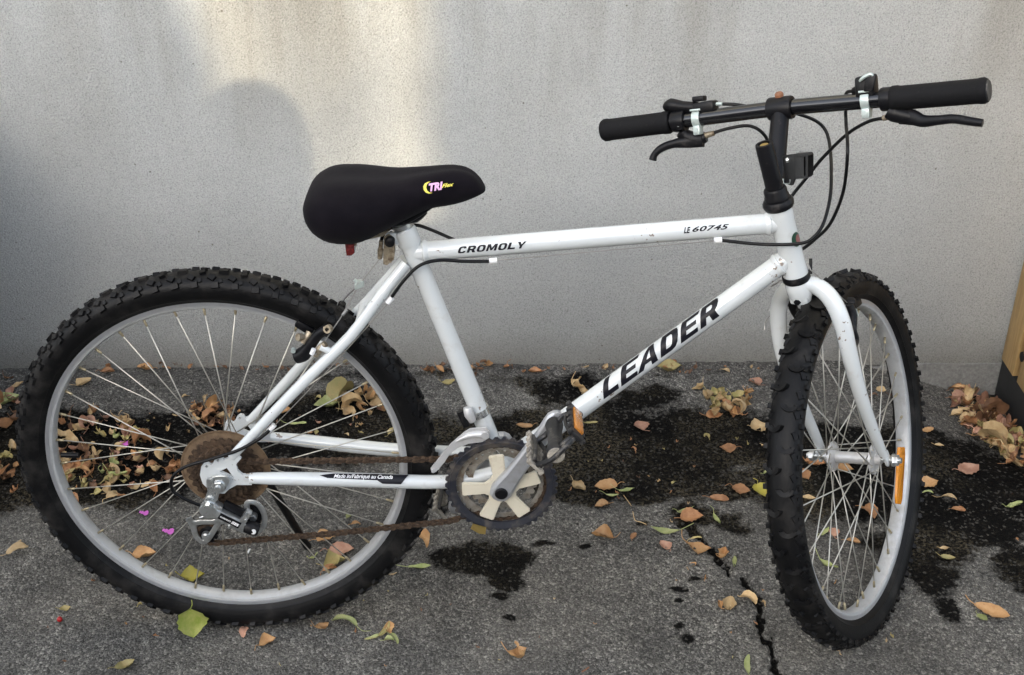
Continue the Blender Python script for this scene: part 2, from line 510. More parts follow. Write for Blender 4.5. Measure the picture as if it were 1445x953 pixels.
def plate(bm, outer, thick, holes=(), mat=0):
    # flat plate from planar loops, extruded by vector thick
    loops = [list(map(Vector, outer))] + [list(map(Vector, h)) for h in holes]
    tri = tessellate_polygon(loops)
    flat = [p for l in loops for p in l]
    A = [bm.verts.new(p) for p in flat]
    B = [bm.verts.new(p+thick) for p in flat]
    fs = []
    for t in tri:
        if len(set(t)) < 3: continue
        for src in (A, B):
            try: fs.append(bm.faces.new([src[i] for i in t]))
            except ValueError: pass
    o = 0
    for l in loops:
        m = len(l)
        for i in range(m):
            j = (i+1) % m
            fs.append(bm.faces.new((A[o+i], A[o+j], B[o+j], B[o+i])))
        o += m
    for f in fs: f.material_index = mat
    bmesh.ops.recalc_face_normals(bm, faces=fs)
def circle(c, x, y, r, n=24):
    return [c + x*(r*math.cos(2*math.pi*k/n)) + y*(r*math.sin(2*math.pi*k/n)) for k in range(n)]
X, Y, Z = Vector((1, 0, 0)), Vector((0, 1, 0)), Vector((0, 0, 1))

# ------------------------------------------------------------------ ground
def vnoise(x, y, s, seed=0):
    # value noise on arrays
    x = x*s + seed*17.3; y = y*s + seed*9.1
    xi = np.floor(x).astype(int); yi = np.floor(y).astype(int)
    xf = x-xi; yf = y-yi
    xf = xf*xf*(3-2*xf); yf = yf*yf*(3-2*yf)
    def h(a, b):
        n = (a*374761393 + b*668265263 + seed*1442695) & 0x7fffffff
        n = ((n ^ (n >> 13))*1274126177) & 0x7fffffff
        return (n ^ (n >> 16)) % 10007/10007.0
    return (h(xi, yi)*(1-xf)+h(xi+1, yi)*xf)*(1-yf)+(h(xi, yi+1)*(1-xf)+h(xi+1, yi+1)*xf)*yf
def fbm(x, y, s, seed=0, o=4):
    r = 0; a = .5
    for i in range(o):
        r = r + a*vnoise(x, y, s*2**i, seed+i); a *= .5
    return r
# damp and tarry patches: centre, half-axes (in metres on the ground), strength
DAMP = [  # px, py, rx, ry, strength
 (60, 640, .26, .15, 1.0), (190, 640, .2, .15, 1.0), (300, 620, .16, .10, .9), (430, 600, .18, .09, 1.0), (520, 575, .12, .07, .9), (330, 665, .14, .06, .8),
 (560, 600, .1, .06, .8), (20, 700, .09, .05, .8), (120, 700, .2, .04, .7),
 (690, 600, .12, .05, .7), (760, 600, .14, .05, 1.0), (860, 610, .16, .07, 1.05), (960, 610, .18, .075, 1.0), (1050, 620, .15, .08, 1.0), (870, 665, .16, .07, 1.05),
 (940, 680, .16, .06, 1.0), (1010, 690, .09, .035, .9), (830, 700, .06, .03, .8), (900, 700, .05, .03, .85), (980, 730, .05, .03, .85), (1035, 740, .045, .03, .8), (800, 550, .10, .06, .75), (870, 565, .09, .05, .8),
 (930, 560, .07, .03, .8), (735, 540, .1, .03, .6), (640, 575, .06, .03, .55),
 (690, 790, .085, .04, 1.0), (650, 785, .06, .03, .95), (715, 815, .035, .03, 1.0), (740, 785, .04, .02, .8), (697, 842, .016, .012, 1.0), (770, 765, .025, .01, .7), (718, 873, .016, .007, .9),
 (1350, 660, .16, .10, 1.0), (1430, 690, .13, .12, 1.0), (1250, 640, .14, .09, .95), (1180, 620, .10, .06, .95), (1200, 700, .10, .05, .95), (1310, 720, .09, .05, .95), (1300, 770, .09, .06, .9), (1312, 815, .05, .045, .85), (1338, 858, .03, .03, .75), (1375, 740, .12, .06, .95), (1436, 800, .05, .07, .85), (1250, 760, .06, .03, .75), (1190, 690, .17, .09, .95),
 (860, 640, .34, .13, 1.0), (700, 615, .20, .06, .8), (450, 610, .3, .10, .9), (1180, 650, .3, .10, .95), (1300, 640, .2, .1, .9), (210, 620, .3, .12, .9), (1150, 640, .07, .05, .9),
 (965, 890, .012, .01, .9), (957, 835, .022, .006, .95), (955, 850, .012, .006, .8), (975, 905, .01, .012, .8), (990, 820, .02, .004, .8), (820, 770, .012, .005, .8), (905, 745, .022, .008, .7),
 (1395, 560, .05, .04, .8), (250, 540, .1, .02, .5), (480, 530, .1, .02, .55), (620, 528, .1, .015, .5), (1000, 530, .2, .012, .45),
]
DRY = [(215, 565, .14, .05, .9), (120, 560, .08, .04, .7), (330, 545, .2, .02, .5), (640, 555, .10, .05, .8), (690, 560, .08, .03, .8), (1010, 560, .07, .035, .7), (1150, 560, .10, .05, .6), (640, 640, .08, .035, .6), (1085, 740, .05, .03, .5), (1330, 570, .06, .04, .9), (1270, 565, .08, .04, .8), (850, 560, .04, .02, .4), (1060, 660, .03, .015, .5)]
CRACK = [(968, 742), (985, 752), (1003, 775), (1020, 795), (1031, 812), (1048, 820), (1062, 835), (1072, 852), (1073, 880), (1080, 898), (1090, 915), (1092, 940), (1100, 960), (1112, 1010), (1120, 1100)]
def seg_dist(x, y, pts):
    d = np.full(x.shape, 9.0)
    for a, b in zip(pts, pts[1:]):
        ax, ay, bx, by = a[0], a[1], b[0], b[1]
        dx, dy = bx-ax, by-ay
        t = np.clip(((x-ax)*dx+(y-ay)*dy)/(dx*dx+dy*dy+1e-12), 0, 1)
        d = np.minimum(d, np.hypot(x-ax-t*dx, y-ay-t*dy))
    return d
def build_ground():
    fx = np.arange(-0.95, 1.95, .0055); fy = np.arange(-.5, .82, .0055)
    xs = np.concatenate([[-80, -40, -20, -10, -5, -3, -2, -1.4], fx, [2.1, 2.5, 3.2, 5, 10, 20, 40, 80]])
    ys = np.concatenate([[-80, -40, -20, -10, -6, -4, -2.5, -1.5, -1, -.7], fy, [.9, 1.2]])
    gx, gy = np.meshgrid(xs, ys)
    x = gx.ravel(); y = gy.ravel()
    z = hbase(x, y)
    wx = x + (fbm(x, y, 14, 3)-.5)*.05; wy = y + (fbm(x, y, 14, 8)-.5)*.05
    damp = np.zeros_like(x)
    def blob(px, py, rx, ry):
        c = G(px, py)
        return np.exp(-(((wx-c.x)/rx)**2+((wy-c.y)/ry)**2)**1.5)
    for px, py, rx, ry, s in DAMP: damp = np.maximum(damp, s*blob(px, py, rx*1.22, ry*1.32))
    for px, py, rx, ry, s in DRY: damp = damp*(1-s*blob(px, py, rx, ry))
    cp = [G(*p) for p in CRACK]
    cx = x + (fbm(x, y, 60, 21)-.5)*.035; cy = y + (fbm(x, y, 60, 22)-.5)*.035
    cd_ = seg_dist(cx, cy, [(p.x, p.y) for p in cp])
    wdt = .002 + .008*fbm(x, y, 22, 31)**1.8
    crack = np.clip(1.25 - cd_/(wdt*1.8), 0, 1)
    near = (x > -.95) & (x < 1.95) & (y > -.5)
    z = z + near*((fbm(x, y, 5, 4)-.5)*.010 + (fbm(x, y, 60, 5, 3)-.5)*.0035*(1+1.2*np.clip(damp, 0, 1)) - crack*.012)
    moss = np.clip(smooth(.38, .7, fbm(x, y, 7, 40))*1.1, 0, 1)*(smooth(.02, .16, y))
    # flatten under the tyres
    damp = np.maximum(damp, crack*1.1)
    z = z - near*smooth(.7, .79, y)*(fbm(x, y, 30, 12)-.3)*.01
    nx, ny = len(xs), len(ys)
    idx = np.arange(nx*ny).reshape(ny, nx)
    faces = np.stack([idx[:-1, :-1], idx[:-1, 1:], idx[1:, 1:], idx[1:, :-1]], -1).reshape(-1, 4)
    me = bpy.data.meshes.new('ground')
    me.vertices.add(nx*ny)
    me.vertices.foreach_set('co', np.stack([x, y, z], 1).ravel())
    me.loops.add(faces.size); me.loops.foreach_set('vertex_index', faces.ravel())
    me.polygons.add(len(faces)); me.polygons.foreach_set('loop_start', np.arange(len(faces))*4)
    me.polygons.foreach_set('use_smooth', np.ones(len(faces), bool))
    me.update(); me.validate()
    for nm, v in (('damp', damp), ('moss', moss)):
        a = me.attributes.new(nm, 'FLOAT', 'POINT'); a.data.foreach_set('value', v.astype(np.float32))
    me.materials.append(MT['asphalt'])
    o = bpy.data.objects.new('ground', me); COL.objects.link(o)
    o['kind'] = 'structure'
    o['label'] = 'worn grey asphalt with black damp patches and a crack'
build_ground()

# ------------------------------------------------------------------ wall
def build_wall():
    bm = BM()
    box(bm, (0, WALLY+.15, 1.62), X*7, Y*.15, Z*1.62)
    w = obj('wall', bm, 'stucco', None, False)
    tag(w, 'long grey rough stucco wall behind the bicycle with a sunlit patch', 'wall')
    bm = BM()
    # footing: uneven strip a little proud of the wall face, seen where the ground sinks
    n = 60; rows = []
    for i in range(n+1):
        x = -7 + 14*i/n if i in (0, n) else 1.12 + .65*(i-1)/(n-2)
        top = -.002 + .006*mn.noise(Vector((x*9, 3, 0))) + (0 if x < 1.27 else 0.006)
        rows.append([bm.verts.new(p) for p in ((x, WALLY+.02, top), (x, WALLY-.004-.003*mn.noise(Vector((x*15, 0, 1))), top-.002), (x, WALLY-.006, top-.03), (x, WALLY-.010-.004*mn.noise(Vector((x*11, 5, 1))), -.2))])
    for a, b in zip(rows, rows[1:]):
        for j in range(3): bm.faces.new((a[j], b[j], b[j+1], a[j+1]))
    bmesh.ops.recalc_face_normals(bm, faces=bm.faces[:])
    obj('footing', bm, 'concrete', w)
build_wall()

# ------------------------------------------------------------------ timber box at the right edge
def build_timber():
    # its left face runs towards the viewer, seen at a grazing angle
    root = empty('timber_panel')
    far = GW(1396, 577, .775)
    x0 = far.x
    root.location = (x0, .77, -.08)
    def bx(name, y1, y2, z1, z2, dx, mat, w=.03):
        bm = BM()
        box(bm, ((w/2)+dx, (y1+y2)/2-.77, (z1+z2)/2+.08), X*(w/2), Y*((y2-y1)/2), Z*((z2-z1)/2), .002)
        return obj(name, bm, mat, root)
    zt = GW(1412, 507, .77).z
    bx('board', .700, .772, zt, 1.15, 0, 'wood')
    bx('board', .560, .685, zt-.075, 1.15, .004, 'wood')
    bx('board', .420, .545, zt-.075, 1.15, .002, 'wood')
    bx('base', .30, .774, -.12, zt-.002, .0035, 'blackbase', .09)
    bx('post', .686, .699, zt, 1.1, .012, 'blackbase', .05)
    bm = BM(); q = GW(1443, 502, .69)
    cyl(bm, (q.x-x0-.004, -.085, q.z+.08), (q.x-x0+.03, -.085, q.z+.08), .011, 14)
    obj('bolt', bm, 'blackmetal', root)
    tag(root, 'yellow timber boards on a black base against the wall, at the right edge', 'panel')
build_timber()

# ------------------------------------------------------------------ unseen houses, garage, tree and bin added to shade the yard
SUN_FILTER_LEAVES = 28000  # leaf count sets how far the added crown dims the sun
def build_light_blockers():
    # a point on the wall maps to (x + a*d, z + b*d) at distance d behind it along the sun's rays
    def back(x, z, y):
        k = (WALLY-y)/SUN_TRAVEL.y
        return x - SUN_TRAVEL.x*k, z - SUN_TRAVEL.z*k
    yb = -6.2
    xl, _ = back(-.125, .6, yb-2.2); xr, _ = back(.285, .6, yb-2.0); _, zb = back(0, .42, yb)
    def house(name, x0, x1, y0, y1, h, label, rh=.9):  # added sun blockers, spaced to leave a gap for the lit patch
        root = empty(name)
        root.location = ((x0+x1)/2, (y0+y1)/2, 0)
        hx, hy = (x1-x0)/2, (y1-y0)/2
        bm = BM(); box(bm, (0, 0, h/2-.1), X*hx, Y*hy, Z*(h/2+.1)); obj('house_wall', bm, 'housewall', root, False)
        bm = BM()
        A = [V(-hx, -hy, h), V(hx, -hy, h), V(hx, hy, h), V(-hx, hy, h), V(-hx, 0, h+rh), V(hx, 0, h+rh)]
        v = [bm.verts.new(a) for a in A]
        for f in ((0, 1, 5, 4), (2, 3, 4, 5), (0, 4, 3), (1, 2, 5), (0, 3, 2, 1)): bm.faces.new([v[i] for i in f])
        bmesh.ops.recalc_face_normals(bm, faces=bm.faces[:])
        obj('roof', bm, 'roof', root, False)
        for i in range(max(1, int((x1-x0)/2.6))):
            cx = -hx + 1.3 + i*2.6
            for zz in ([1.3, 3.2] if h > 4 else [1.5]):
                if cx > hx-.6: continue
                bm = BM(); box(bm, (cx, hy+.02, zz), X*.5, Y*.03, Z*.65, .01); f = obj('window', bm, 'white', root, False)
                bm = BM(); box(bm, (cx, hy+.045, zz), X*.44, Y*.012, Z*.59); obj('pane', bm, 'glass', f, False)
        tag(root, label, 'house')
    house('house', -16, xl, yb-2.2, yb, 4.3, 'unseen rendered house added behind the viewer to block the sun, on the left')
    house('house', xr, 14, yb-7, yb-2.0, 5.0, 'unseen rendered house added behind the viewer to block the sun, on the right')
    root = empty('garage'); g0, g1 = xl+.01, xr+1.3; cx = (g0+g1)/2  # added blocker; its height sets the lower edge of the sun patch
    root.location = (cx, yb-1.0, 0)
    bm = BM(); box(bm, (0, 0, zb/2-.05), X*((g1-g0)/2), Y*.9, Z*(zb/2+.05)); obj('garage_wall', bm, 'housewall', root, False)
    bm = BM(); box(bm, (0, .92, 1.0), X*((g1-g0)/2-.15), Y*.02, Z*1.0, .01); obj('door', bm, 'wood', root, False)
    tag(root, 'unseen flat roofed garage added between the two houses to cut off the low sun', 'garage')
    # unseen tree, added beyond the houses so its thin crown weakens the sun
    yt = -21.0
    tx, tz = back(.07, .66, yt)
    root = empty('tree'); root.location = (tx, yt, 0)
    r = random.Random(3)
    bm = BM(); stube(bm, [(.25, 0, -.2), (.15, 0, 2.5), (0, .05, tz-1.6), (.02, 0, tz+.6)], [.17, .14, .08, .02], 6, 12); obj('trunk', bm, 'brown', root)
    bm = BM()
    for k in range(9):
        a_ = k*2.4; z0 = tz-2.0+k*.22
        stube(bm, [(.03, .02, z0), (.5*math.cos(a_), .5*math.sin(a_), z0+.35), (.95*math.cos(a_), .95*math.sin(a_), z0+.6)], [.022, .013, .004], 4, 6)
    obj('limbs', bm, 'brown', root)
    vs, fs = [], []
    for k in range(SUN_FILTER_LEAVES):
        while True:
            p = V(r.uniform(-1, 1), r.uniform(-1, 1), r.uniform(-1, 1))
            if p.length < 1: break
        c = V(p.x*1.15, p.y*1.15, tz+p.z*1.3)
        u = V(r.gauss(0, 1), r.gauss(0, 1), r.gauss(0, 1)).normalized(); w = frame_of(u)[0]
        i = len(vs)
        vs += [c+u*.017, c+w*.010, c-u*.017, c-w*.010]; fs.append((i, i+1, i+2, i+3))
    me = bpy.data.meshes.new('crown'); me.from_pydata(vs, [], fs); me.materials.append(LM['green'])
    o = bpy.data.objects.new('crown', me); COL.objects.link(o); o.parent = root; o['kind'] = 'stuff'
    tag(root, 'unseen thin leafed tree added beyond the houses to weaken the sun', 'tree')
    # unseen bin, added out of frame to darken the wall at left
    root = empty('shading_bin'); root.location = (-.975, .46, 0)
    bm = BM()
    for a, b, za, zb_ in (((.20, .24), (.27, .29), .06, .66),):
        vs = []
        for (hx, hy), z in ((a, za), (b, zb_)):
            vs += [bm.verts.new((sx*hx, sy*hy, z)) for sx, sy in ((-1, -1), (1, -1), (1, 1), (-1, 1))]
        for i in range(4): bm.faces.new((vs[i], vs[(i+1) % 4], vs[4+(i+1) % 4], vs[4+i]))
        bm.faces.new(vs[:4][::-1]); bm.faces.new(vs[4:])
    bmesh.ops.bevel(bm, geom=bm.edges[:], offset=.02, segments=2, affect='EDGES')
    obj('bin_body', bm, 'binplastic', root)
    bm = BM(); box(bm, (0, 0, .695), X*.285, Y*.31, Z*.03, .02); obj('lid', bm, 'binplastic', root)
    for s in (-1, 1):
        bm = BM(); cyl(bm, (s*.2, .22, .09), (s*.24, .22, .09), .09, 24); obj('bin_wheel', bm, 'plastic', root)
    tag(root, 'unseen dark plastic wheeled bin added left of the bicycle to darken the wall', 'bin')
build_light_blockers()

# ================================================================== BICYCLE
bike = empty('bicycle')
bike.rotation_euler = (-LEAN, 0, 0)
tag(bike, 'white mountain bike on its kickstand with front wheel turned to the wall', 'bicycle')

# ---------------------------------------------------------------- frame
rTT, rDT, rST = .0147, .0157, .0145
ttA, ttB = P(583, 356), P(1103, 314)
dtB = P(1117, 361)
stT = P(571, 325.5)
def build_frame():
    bm = BM()
    tube(bm, [ttA, ttB], rTT, 24)
    tube(bm, [BB, dtB], rDT, 24)
    tube(bm, [BB, stT], rST, 24)
    d = (stT-BB).normalized()
    lathe(bm, [(0, .000), (.0165, .000), (.0172, .003), (.0172, .022), (.0155, .026), (0, .026)], stT-d*.022, d, 24)
    # head tube, slightly flared
    lathe(bm, [(0, 0), (.0185, 0), (.0185, .012), (.0178, .02), (.0178, .09), (.0188, .1), (.0188, (HB-HT).length), (0, (HB-HT).length)], HT, AX, 28)
    # weld collars
    def weld(p, q, r):
        d = (q-p).normalized()
        lathe(bm, [(r-.001, -.003), (r+.0022, -.001), (r+.0024, .002), (r-.0002, .0065)], p, d, 24)
    dn = (ttA-ttB).normalized()
    weld(ttB+dn*.0185, ttA, rTT); weld(dtB+(BB-dtB).normalized()*.021, BB, rDT)
    weld(ttA-dn*.0165, ttB, rTT)
    cyl(bm, BB-Y*.034, BB+Y*.034, .0205, 28)
    # stays
    dR, dL = P(318, 655, -.064), P(342, 606, .064)
    stub = P(574, 364)
    tube(bm, spline([P(573, 372, -.013), P(540, 414, -.028), P(496, 472.7, -.040), P(440, 528, -.052), P(383, 586, -.060), P(327, 645, -.064)], 4), lerp_list([.0085, .0085, .0085, .0085, .0082, .0068], 21), 16)
    tube(bm, spline([P(571, 366, .013), P(523, 421, .030), P(480, 465, .042), P(440, 500, .052), P(395, 549, .060), P(352, 594, .064)], 4), lerp_list([.0085, .0085, .0085, .0085, .0082, .0068], 21), 16)
    tube(bm, spline([P(352, 675, -.064), P(400, 675.5, -.060), P(400, 675.5, -.060).lerp(P(630, 680, -.036), .45), P(630, 680, -.036), BB+V(-.01, -.026, .004)], 4), lerp_list([.0085, .0105, .0115, .0112, .011], 17), 16)
    tube(bm, spline([P(383, 617, .064), P(430, 622, .058), P(500, 630, .048), P(570, 636, .040), BB+V(-.01, .026, .004)], 4), lerp_list([.0085, .0105, .0115, .0112, .011], 17), 16)
    # bridges
    a, b = P(478, 492, -.044), P(478, 470, .044)
    cyl(bm, P(505, 462, -.038), P(505, 462, -.038)+Y*.076, .006, 12)
    # dropouts
    outer = [(283, 668), (285, 656), (289, 651), (294, 651), (298, 654), (302, 651), (304, 645), (309, 642), (314, 643), (317, 647), (322, 645), (331, 636), (341, 645), (334, 653), (336, 662), (343, 668), (352, 668), (356, 672), (356, 682), (335, 682), (324, 688), (318, 694), (304, 694), (295, 688), (287, 680)]
    tri = [(311, 663), (321, 658), (331, 672)]
    def ell(cx, cy, r, y): return [P(cx+r*math.cos(k*.785), cy+.85*r*math.sin(k*.785), y) for k in range(8)]
    plate(bm, [P(*p, -.063) for p in outer], -Y*.005, [[P(*p, -.063) for p in tri], ell(292.5, 656, 2.2, -.063), ell(308.5, 647.5, 2.2, -.063)])
    off = P(323, 599, .063) - P(292.5, 656, -.063)
    plate(bm, [P(*p, -.063)+off for p in outer], Y*.005, [ell(292.5, 656, 2.2, -.063) and [q+off for q in ell(292.5, 656, 2.2, -.063)], [q+off for q in ell(308.5, 647.5, 2.2, -.063)], [P(*p, -.063)+off for p in tri]])
    # seat binder ears
    e = P(556, 338, -.006)
    box(bm, P(557, 337, -.008), (stT-BB).normalized()*.010, X*.010, Y*.0035, .002)
    box(bm, P(557, 337, .006), (stT-BB).normalized()*.010, X*.010, Y*.0035, .002)
    # brake bosses
    for y, (px, py) in ((-.046, (470, 498)), (.054, (443, 498))):
        c = P(px, py, y); cyl(bm, c, c-X*.018+Z*.01, .0055, 10)
    return obj('frame', bm, 'white', bike)
frame = build_frame()

# ---------------------------------------------------------------- lettering on tubes
def text_mesh(s, size=1.0, shear=0.0, offset=0.0, sp=1.0):
    cu = bpy.data.curves.new('text', 'FONT')
    cu.body = s; cu.size = size; cu.shear = shear; cu.offset = offset; cu.space_character = sp
    cu.resolution_u = 3
    o = bpy.data.objects.new('text', cu); COL.objects.link(o)
    dg = bpy.context.evaluated_depsgraph_get()
    me = bpy.data.meshes.new_from_object(o.evaluated_get(dg))
    bpy.data.objects.remove(o); bpy.data.curves.remove(cu)
    bm = BM(); bm.from_mesh(me); bpy.data.meshes.remove(me)
    return bm
def refine(bm, L):
    bmesh.ops.triangulate(bm, faces=bm.faces[:])
    for _ in range(6):
        es = [e for e in bm.edges if e.calc_length() > L]
        if not es: break
        bmesh.ops.subdivide_edges(bm, edges=es, cuts=1)
        bmesh.ops.triangulate(bm, faces=[f for f in bm.faces if len(f.verts) > 3])
def wrap_on(bm, a, b, r, u0, v0, lift=.0006, up=Z):
    # (u, v) of the flat print -> distance along tube a-b and arc round it, facing the drive side
    d = (b-a).normalized()
    mid = a+(b-a)*.5
    e = (CAML-mid); e = (e-d*e.dot(d)).normalized()
    w = d.cross(e)
    if w.dot(up) < 0: w = -w
    flip = None
    for v in bm.verts:
        u, q = v.co.x+u0, v.co.y+v0
        ang = q/r
        v.co = a + d*u + (e*math.cos(ang)+w*math.sin(ang))*(r+lift)
    bmesh.ops.recalc_face_normals(bm, faces=bm.faces[:])
def poly_bm(loops):
    bm = BM()
    for outer, holes in loops:
        L = [[Vector((p[0], p[1], 0)) for p in outer]] + [[Vector((p[0], p[1], 0)) for p in h] for h in holes]
        flat = [bm.verts.new(p) for l in L for p in l]
        for t in tessellate_polygon(L):
            try: bm.faces.new([flat[i] for i in t])
            except ValueError: pass
    return bm
GLY = {   # heavy wide capitals on a unit-high body
 'L': ([(0, 0), (1.02, 0), (.98, .26), (.36, .26), (.36, 1), (0, 1)], [], 1.05),
 'E': ([(0, 0), (1.08, 0), (1.06, .22), (.36, .22), (.36, .40), (.98, .40), (.98, .59), (.36, .59), (.36, .79), (1.08, .79), (1.1, 1), (0, 1)], [], 1.12),
 'A': ([(-.16, 0), (.22, 0), (.34, .22), (.72, .22), (.78, 0), (1.16, 0), (.80, 1), (.46, 1)], [[(.44, .40), (.60, .76), (.69, .40)]], 1.22),
 'D': ([(0, 0), (.72, 0), (.95, .07), (1.08, .24), (1.12, .5), (1.08, .76), (.95, .93), (.72, 1), (0, 1)], [[(.36, .23), (.36, .77), (.62, .77), (.72, .70), (.75, .5), (.72, .30), (.62, .23)]], 1.16),
 'R': ([(0, 0), (.36, 0), (.36, .34), (.56, .34), (.76, 0), (1.18, 0), (.92, .40), (1.06, .52), (1.1, .70), (1.04, .88), (.88, .98), (.72, 1), (0, 1)], [[(.36, .56), (.36, .78), (.64, .78), (.72, .72), (.72, .62), (.64, .56)]], 1.16),
}
# the wide italics of the small print
GLY['C'] = ([(1.06, .30), (.98, .08), (.80, 0), (.32, 0), (.10, .08), (0, .28), (0, .72), (.10, .92), (.32, 1), (.80, 1), (.98, .92), (1.06, .70), (.74, .66), (.68, .78), (.42, .78), (.34, .66), (.34, .34), (.42, .22), (.68, .22), (.74, .34)], [], 1.12)
GLY['O'] = ([(.32, 0), (.80, 0), (1.02, .08), (1.12, .28), (1.12, .72), (1.02, .92), (.80, 1), (.32, 1), (.10, .92), (0, .72), (0, .28), (.10, .08)], [[(.42, .22), (.34, .34), (.34, .66), (.42, .78), (.70, .78), (.78, .66), (.78, .34), (.70, .22)]], 1.18)
GLY['M'] = ([(0, 0), (.30, 0), (.30, .62), (.56, .10), (.80, .10), (1.06, .62), (1.06, 0), (1.38, 0), (1.38, 1), (.96, 1), (.68, .42), (.42, 1), (0, 1)], [], 1.44)
GLY['Y'] = ([(.40, 0), (.74, 0), (.74, .38), (1.16, 1), (.82, 1), (.58, .62), (.34, 1), (-.04, 1), (.40, .38)], [], 1.14)
def glyph_text(word, a, b, r, p0, p1, hgt, v0, sh, par, mat='decal', name='letter', gap=.14):
    d = (b-a).normalized()
    u = (P(*p0)-a).dot(d)
    tot = (P(*p1)-a).dot(d)-u-hgt*sh
    sx = tot/(sum(GLY[c][2] for c in word)+gap*(len(word)-1))
    for c in word:
        out, holes, w = GLY[c]
        f = lambda p: (p[0]*sx + p[1]*hgt*sh, p[1]*hgt)
        bm = poly_bm([([f(p) for p in out], [[f(p) for p in h] for h in holes])])
        refine(bm, .004)
        wrap_on(bm, a, b, r, u, v0)
        obj(name, bm, mat, par)
        u += (w+gap)*sx
def leader():
    a, b = BB, dtB
    d = (b-a).normalized()
    hgt = .0275; sh = .70
    u = (P(853, 566)-a).dot(d)+.006
    total = (P(1025, 436)-a).dot(d) - u
    adv = sum(GLY[c][2] for c in 'LEADER')
    sx = (total-.012)/(adv+5*.12)
    par = None
    for c in 'LEADER':
        out, holes, w = GLY[c]
        f = lambda p: (p[0]*sx + p[1]*hgt*sh, p[1]*hgt)
        bm = poly_bm([([f(p) for p in out], [[f(p) for p in h] for h in holes])])
        refine(bm, .004)
        wrap_on(bm, a, b, rDT, u, -.0100)
        obj('letter', bm, 'decal', frame)
        u += (w+.12)*sx
leader()
def tube_text(s, a, b, r, p0, p1, px_h, v0, mat='decal', shear=.35, off=.03, name='lettering', sp=1.05, par=None):
    d = (b-a).normalized()
    bm = text_mesh(s, 1, shear, off, sp)
    xs = [v.co.x for v in bm.verts]; ysv = [v.co.y for v in bm.verts]
    u0, u1 = (P(*p0)-a).dot(d), (P(*p1)-a).dot(d)
    k = (u1-u0)/(max(xs)-min(xs)); kh = px_h/(max(ysv)-min(ysv))
    mnx, mny = min(xs), min(ysv)
    for v in bm.verts: v.co = Vector(((v.co.x-mnx)*k, (v.co.y-mny)*kh, 0))
    refine(bm, .004)
    wrap_on(bm, a, b, r, u0, v0)
    return obj(name, bm, mat, par or frame)
glyph_text('CROMOLY', ttA, ttB, rTT, (646, 354), (744, 346), .0095, -.0072, .45, frame)
tube_text('LE', ttA, ttB, rTT, (963, 323), (973, 322), .0085, -.0045, off=.04)
tube_text('60745', ttA, ttB, rTT, (975, 323), (1027, 319), .0074, -.0035, off=.028)
# black strip with script on the chainstay
csA, csB = P(400, 675.5, -.060), P(630, 680, -.036)
def strip():
    d = (csB-csA).normalized()
    u = lambda px: (P(px, 676, -.05)-csA).dot(d)
    bm = poly_bm([([(u(451), .0060), (u(462), .0020), (u(532), .0000), (u(540), -.0050), (u(566), -.0052), (u(577), .0105), (u(530), .0112), (u(470), .0100)], [])])
    refine(bm, .0035)
    wrap_on(bm, csA, csB, .0116, 0, 0, .0006)
    o = obj('decal', bm, 'decal', frame)
    bm = text_mesh('Made in/Fabriqué au Canada', 1, .35, .012, .95)
    xs = [v.co.x for v in bm.verts]; k = (u(554)-u(471))/(max(xs)-min(xs))
    for v in bm.verts: v.co = Vector(((v.co.x-min(xs))*k, v.co.y*.0085, 0))
    refine(bm, .004)
    wrap_on(bm, csA, csB, .0116, u(471), .0026, .0011)
    obj('lettering', bm, 'decalwhite', frame)
strip()
# head badge
def badge():
    d = (HB-HT).normalized()
    e = CAML-HT; e = (e-d*e.dot(d)).normalized(); w = d.cross(e)
    if w.x < 0: w = -w
    for name, mat, cu, cv, ru, rv, lift in (('badge', 'greenprint', .049, .0135, .0115, .0080, .0007), ('badge', 'redprint', .050, .0165, .0075, .0045, .0010)):
        bm = poly_bm([([(cu+ru*math.cos(t*.3926), cv+rv*math.sin(t*.3926)) for t in range(16)], [])])
        refine(bm, .004)
        for v in bm.verts:
            u, q = v.co.x, v.co.y
            v.co = HT + d*u + (e*math.cos(q/.018)+w*math.sin(q/.018))*(.018+lift)
        obj(name, bm, mat, frame)
badge()
# cable stops (white plastic)
def stop(px, py, y, dirv, L=.011):
    bm = BM(); c = P(px, py, y)
    cyl(bm, c-dirv*L/2, c+dirv*L/2, .0042, 12)
    obj('cable_stop', bm, 'decalwhite', frame)
ttd = (ttB-ttA).normalized()
ssd = (P(573, 372, -.013)-P(327, 645, -.064)).normalized()
stop(696, 368, -.012, ttd); stop(1013, 339, -.012, ttd)
stop(550, 424, -.030, ssd); stop(383, 604, -.060, ssd, .014)

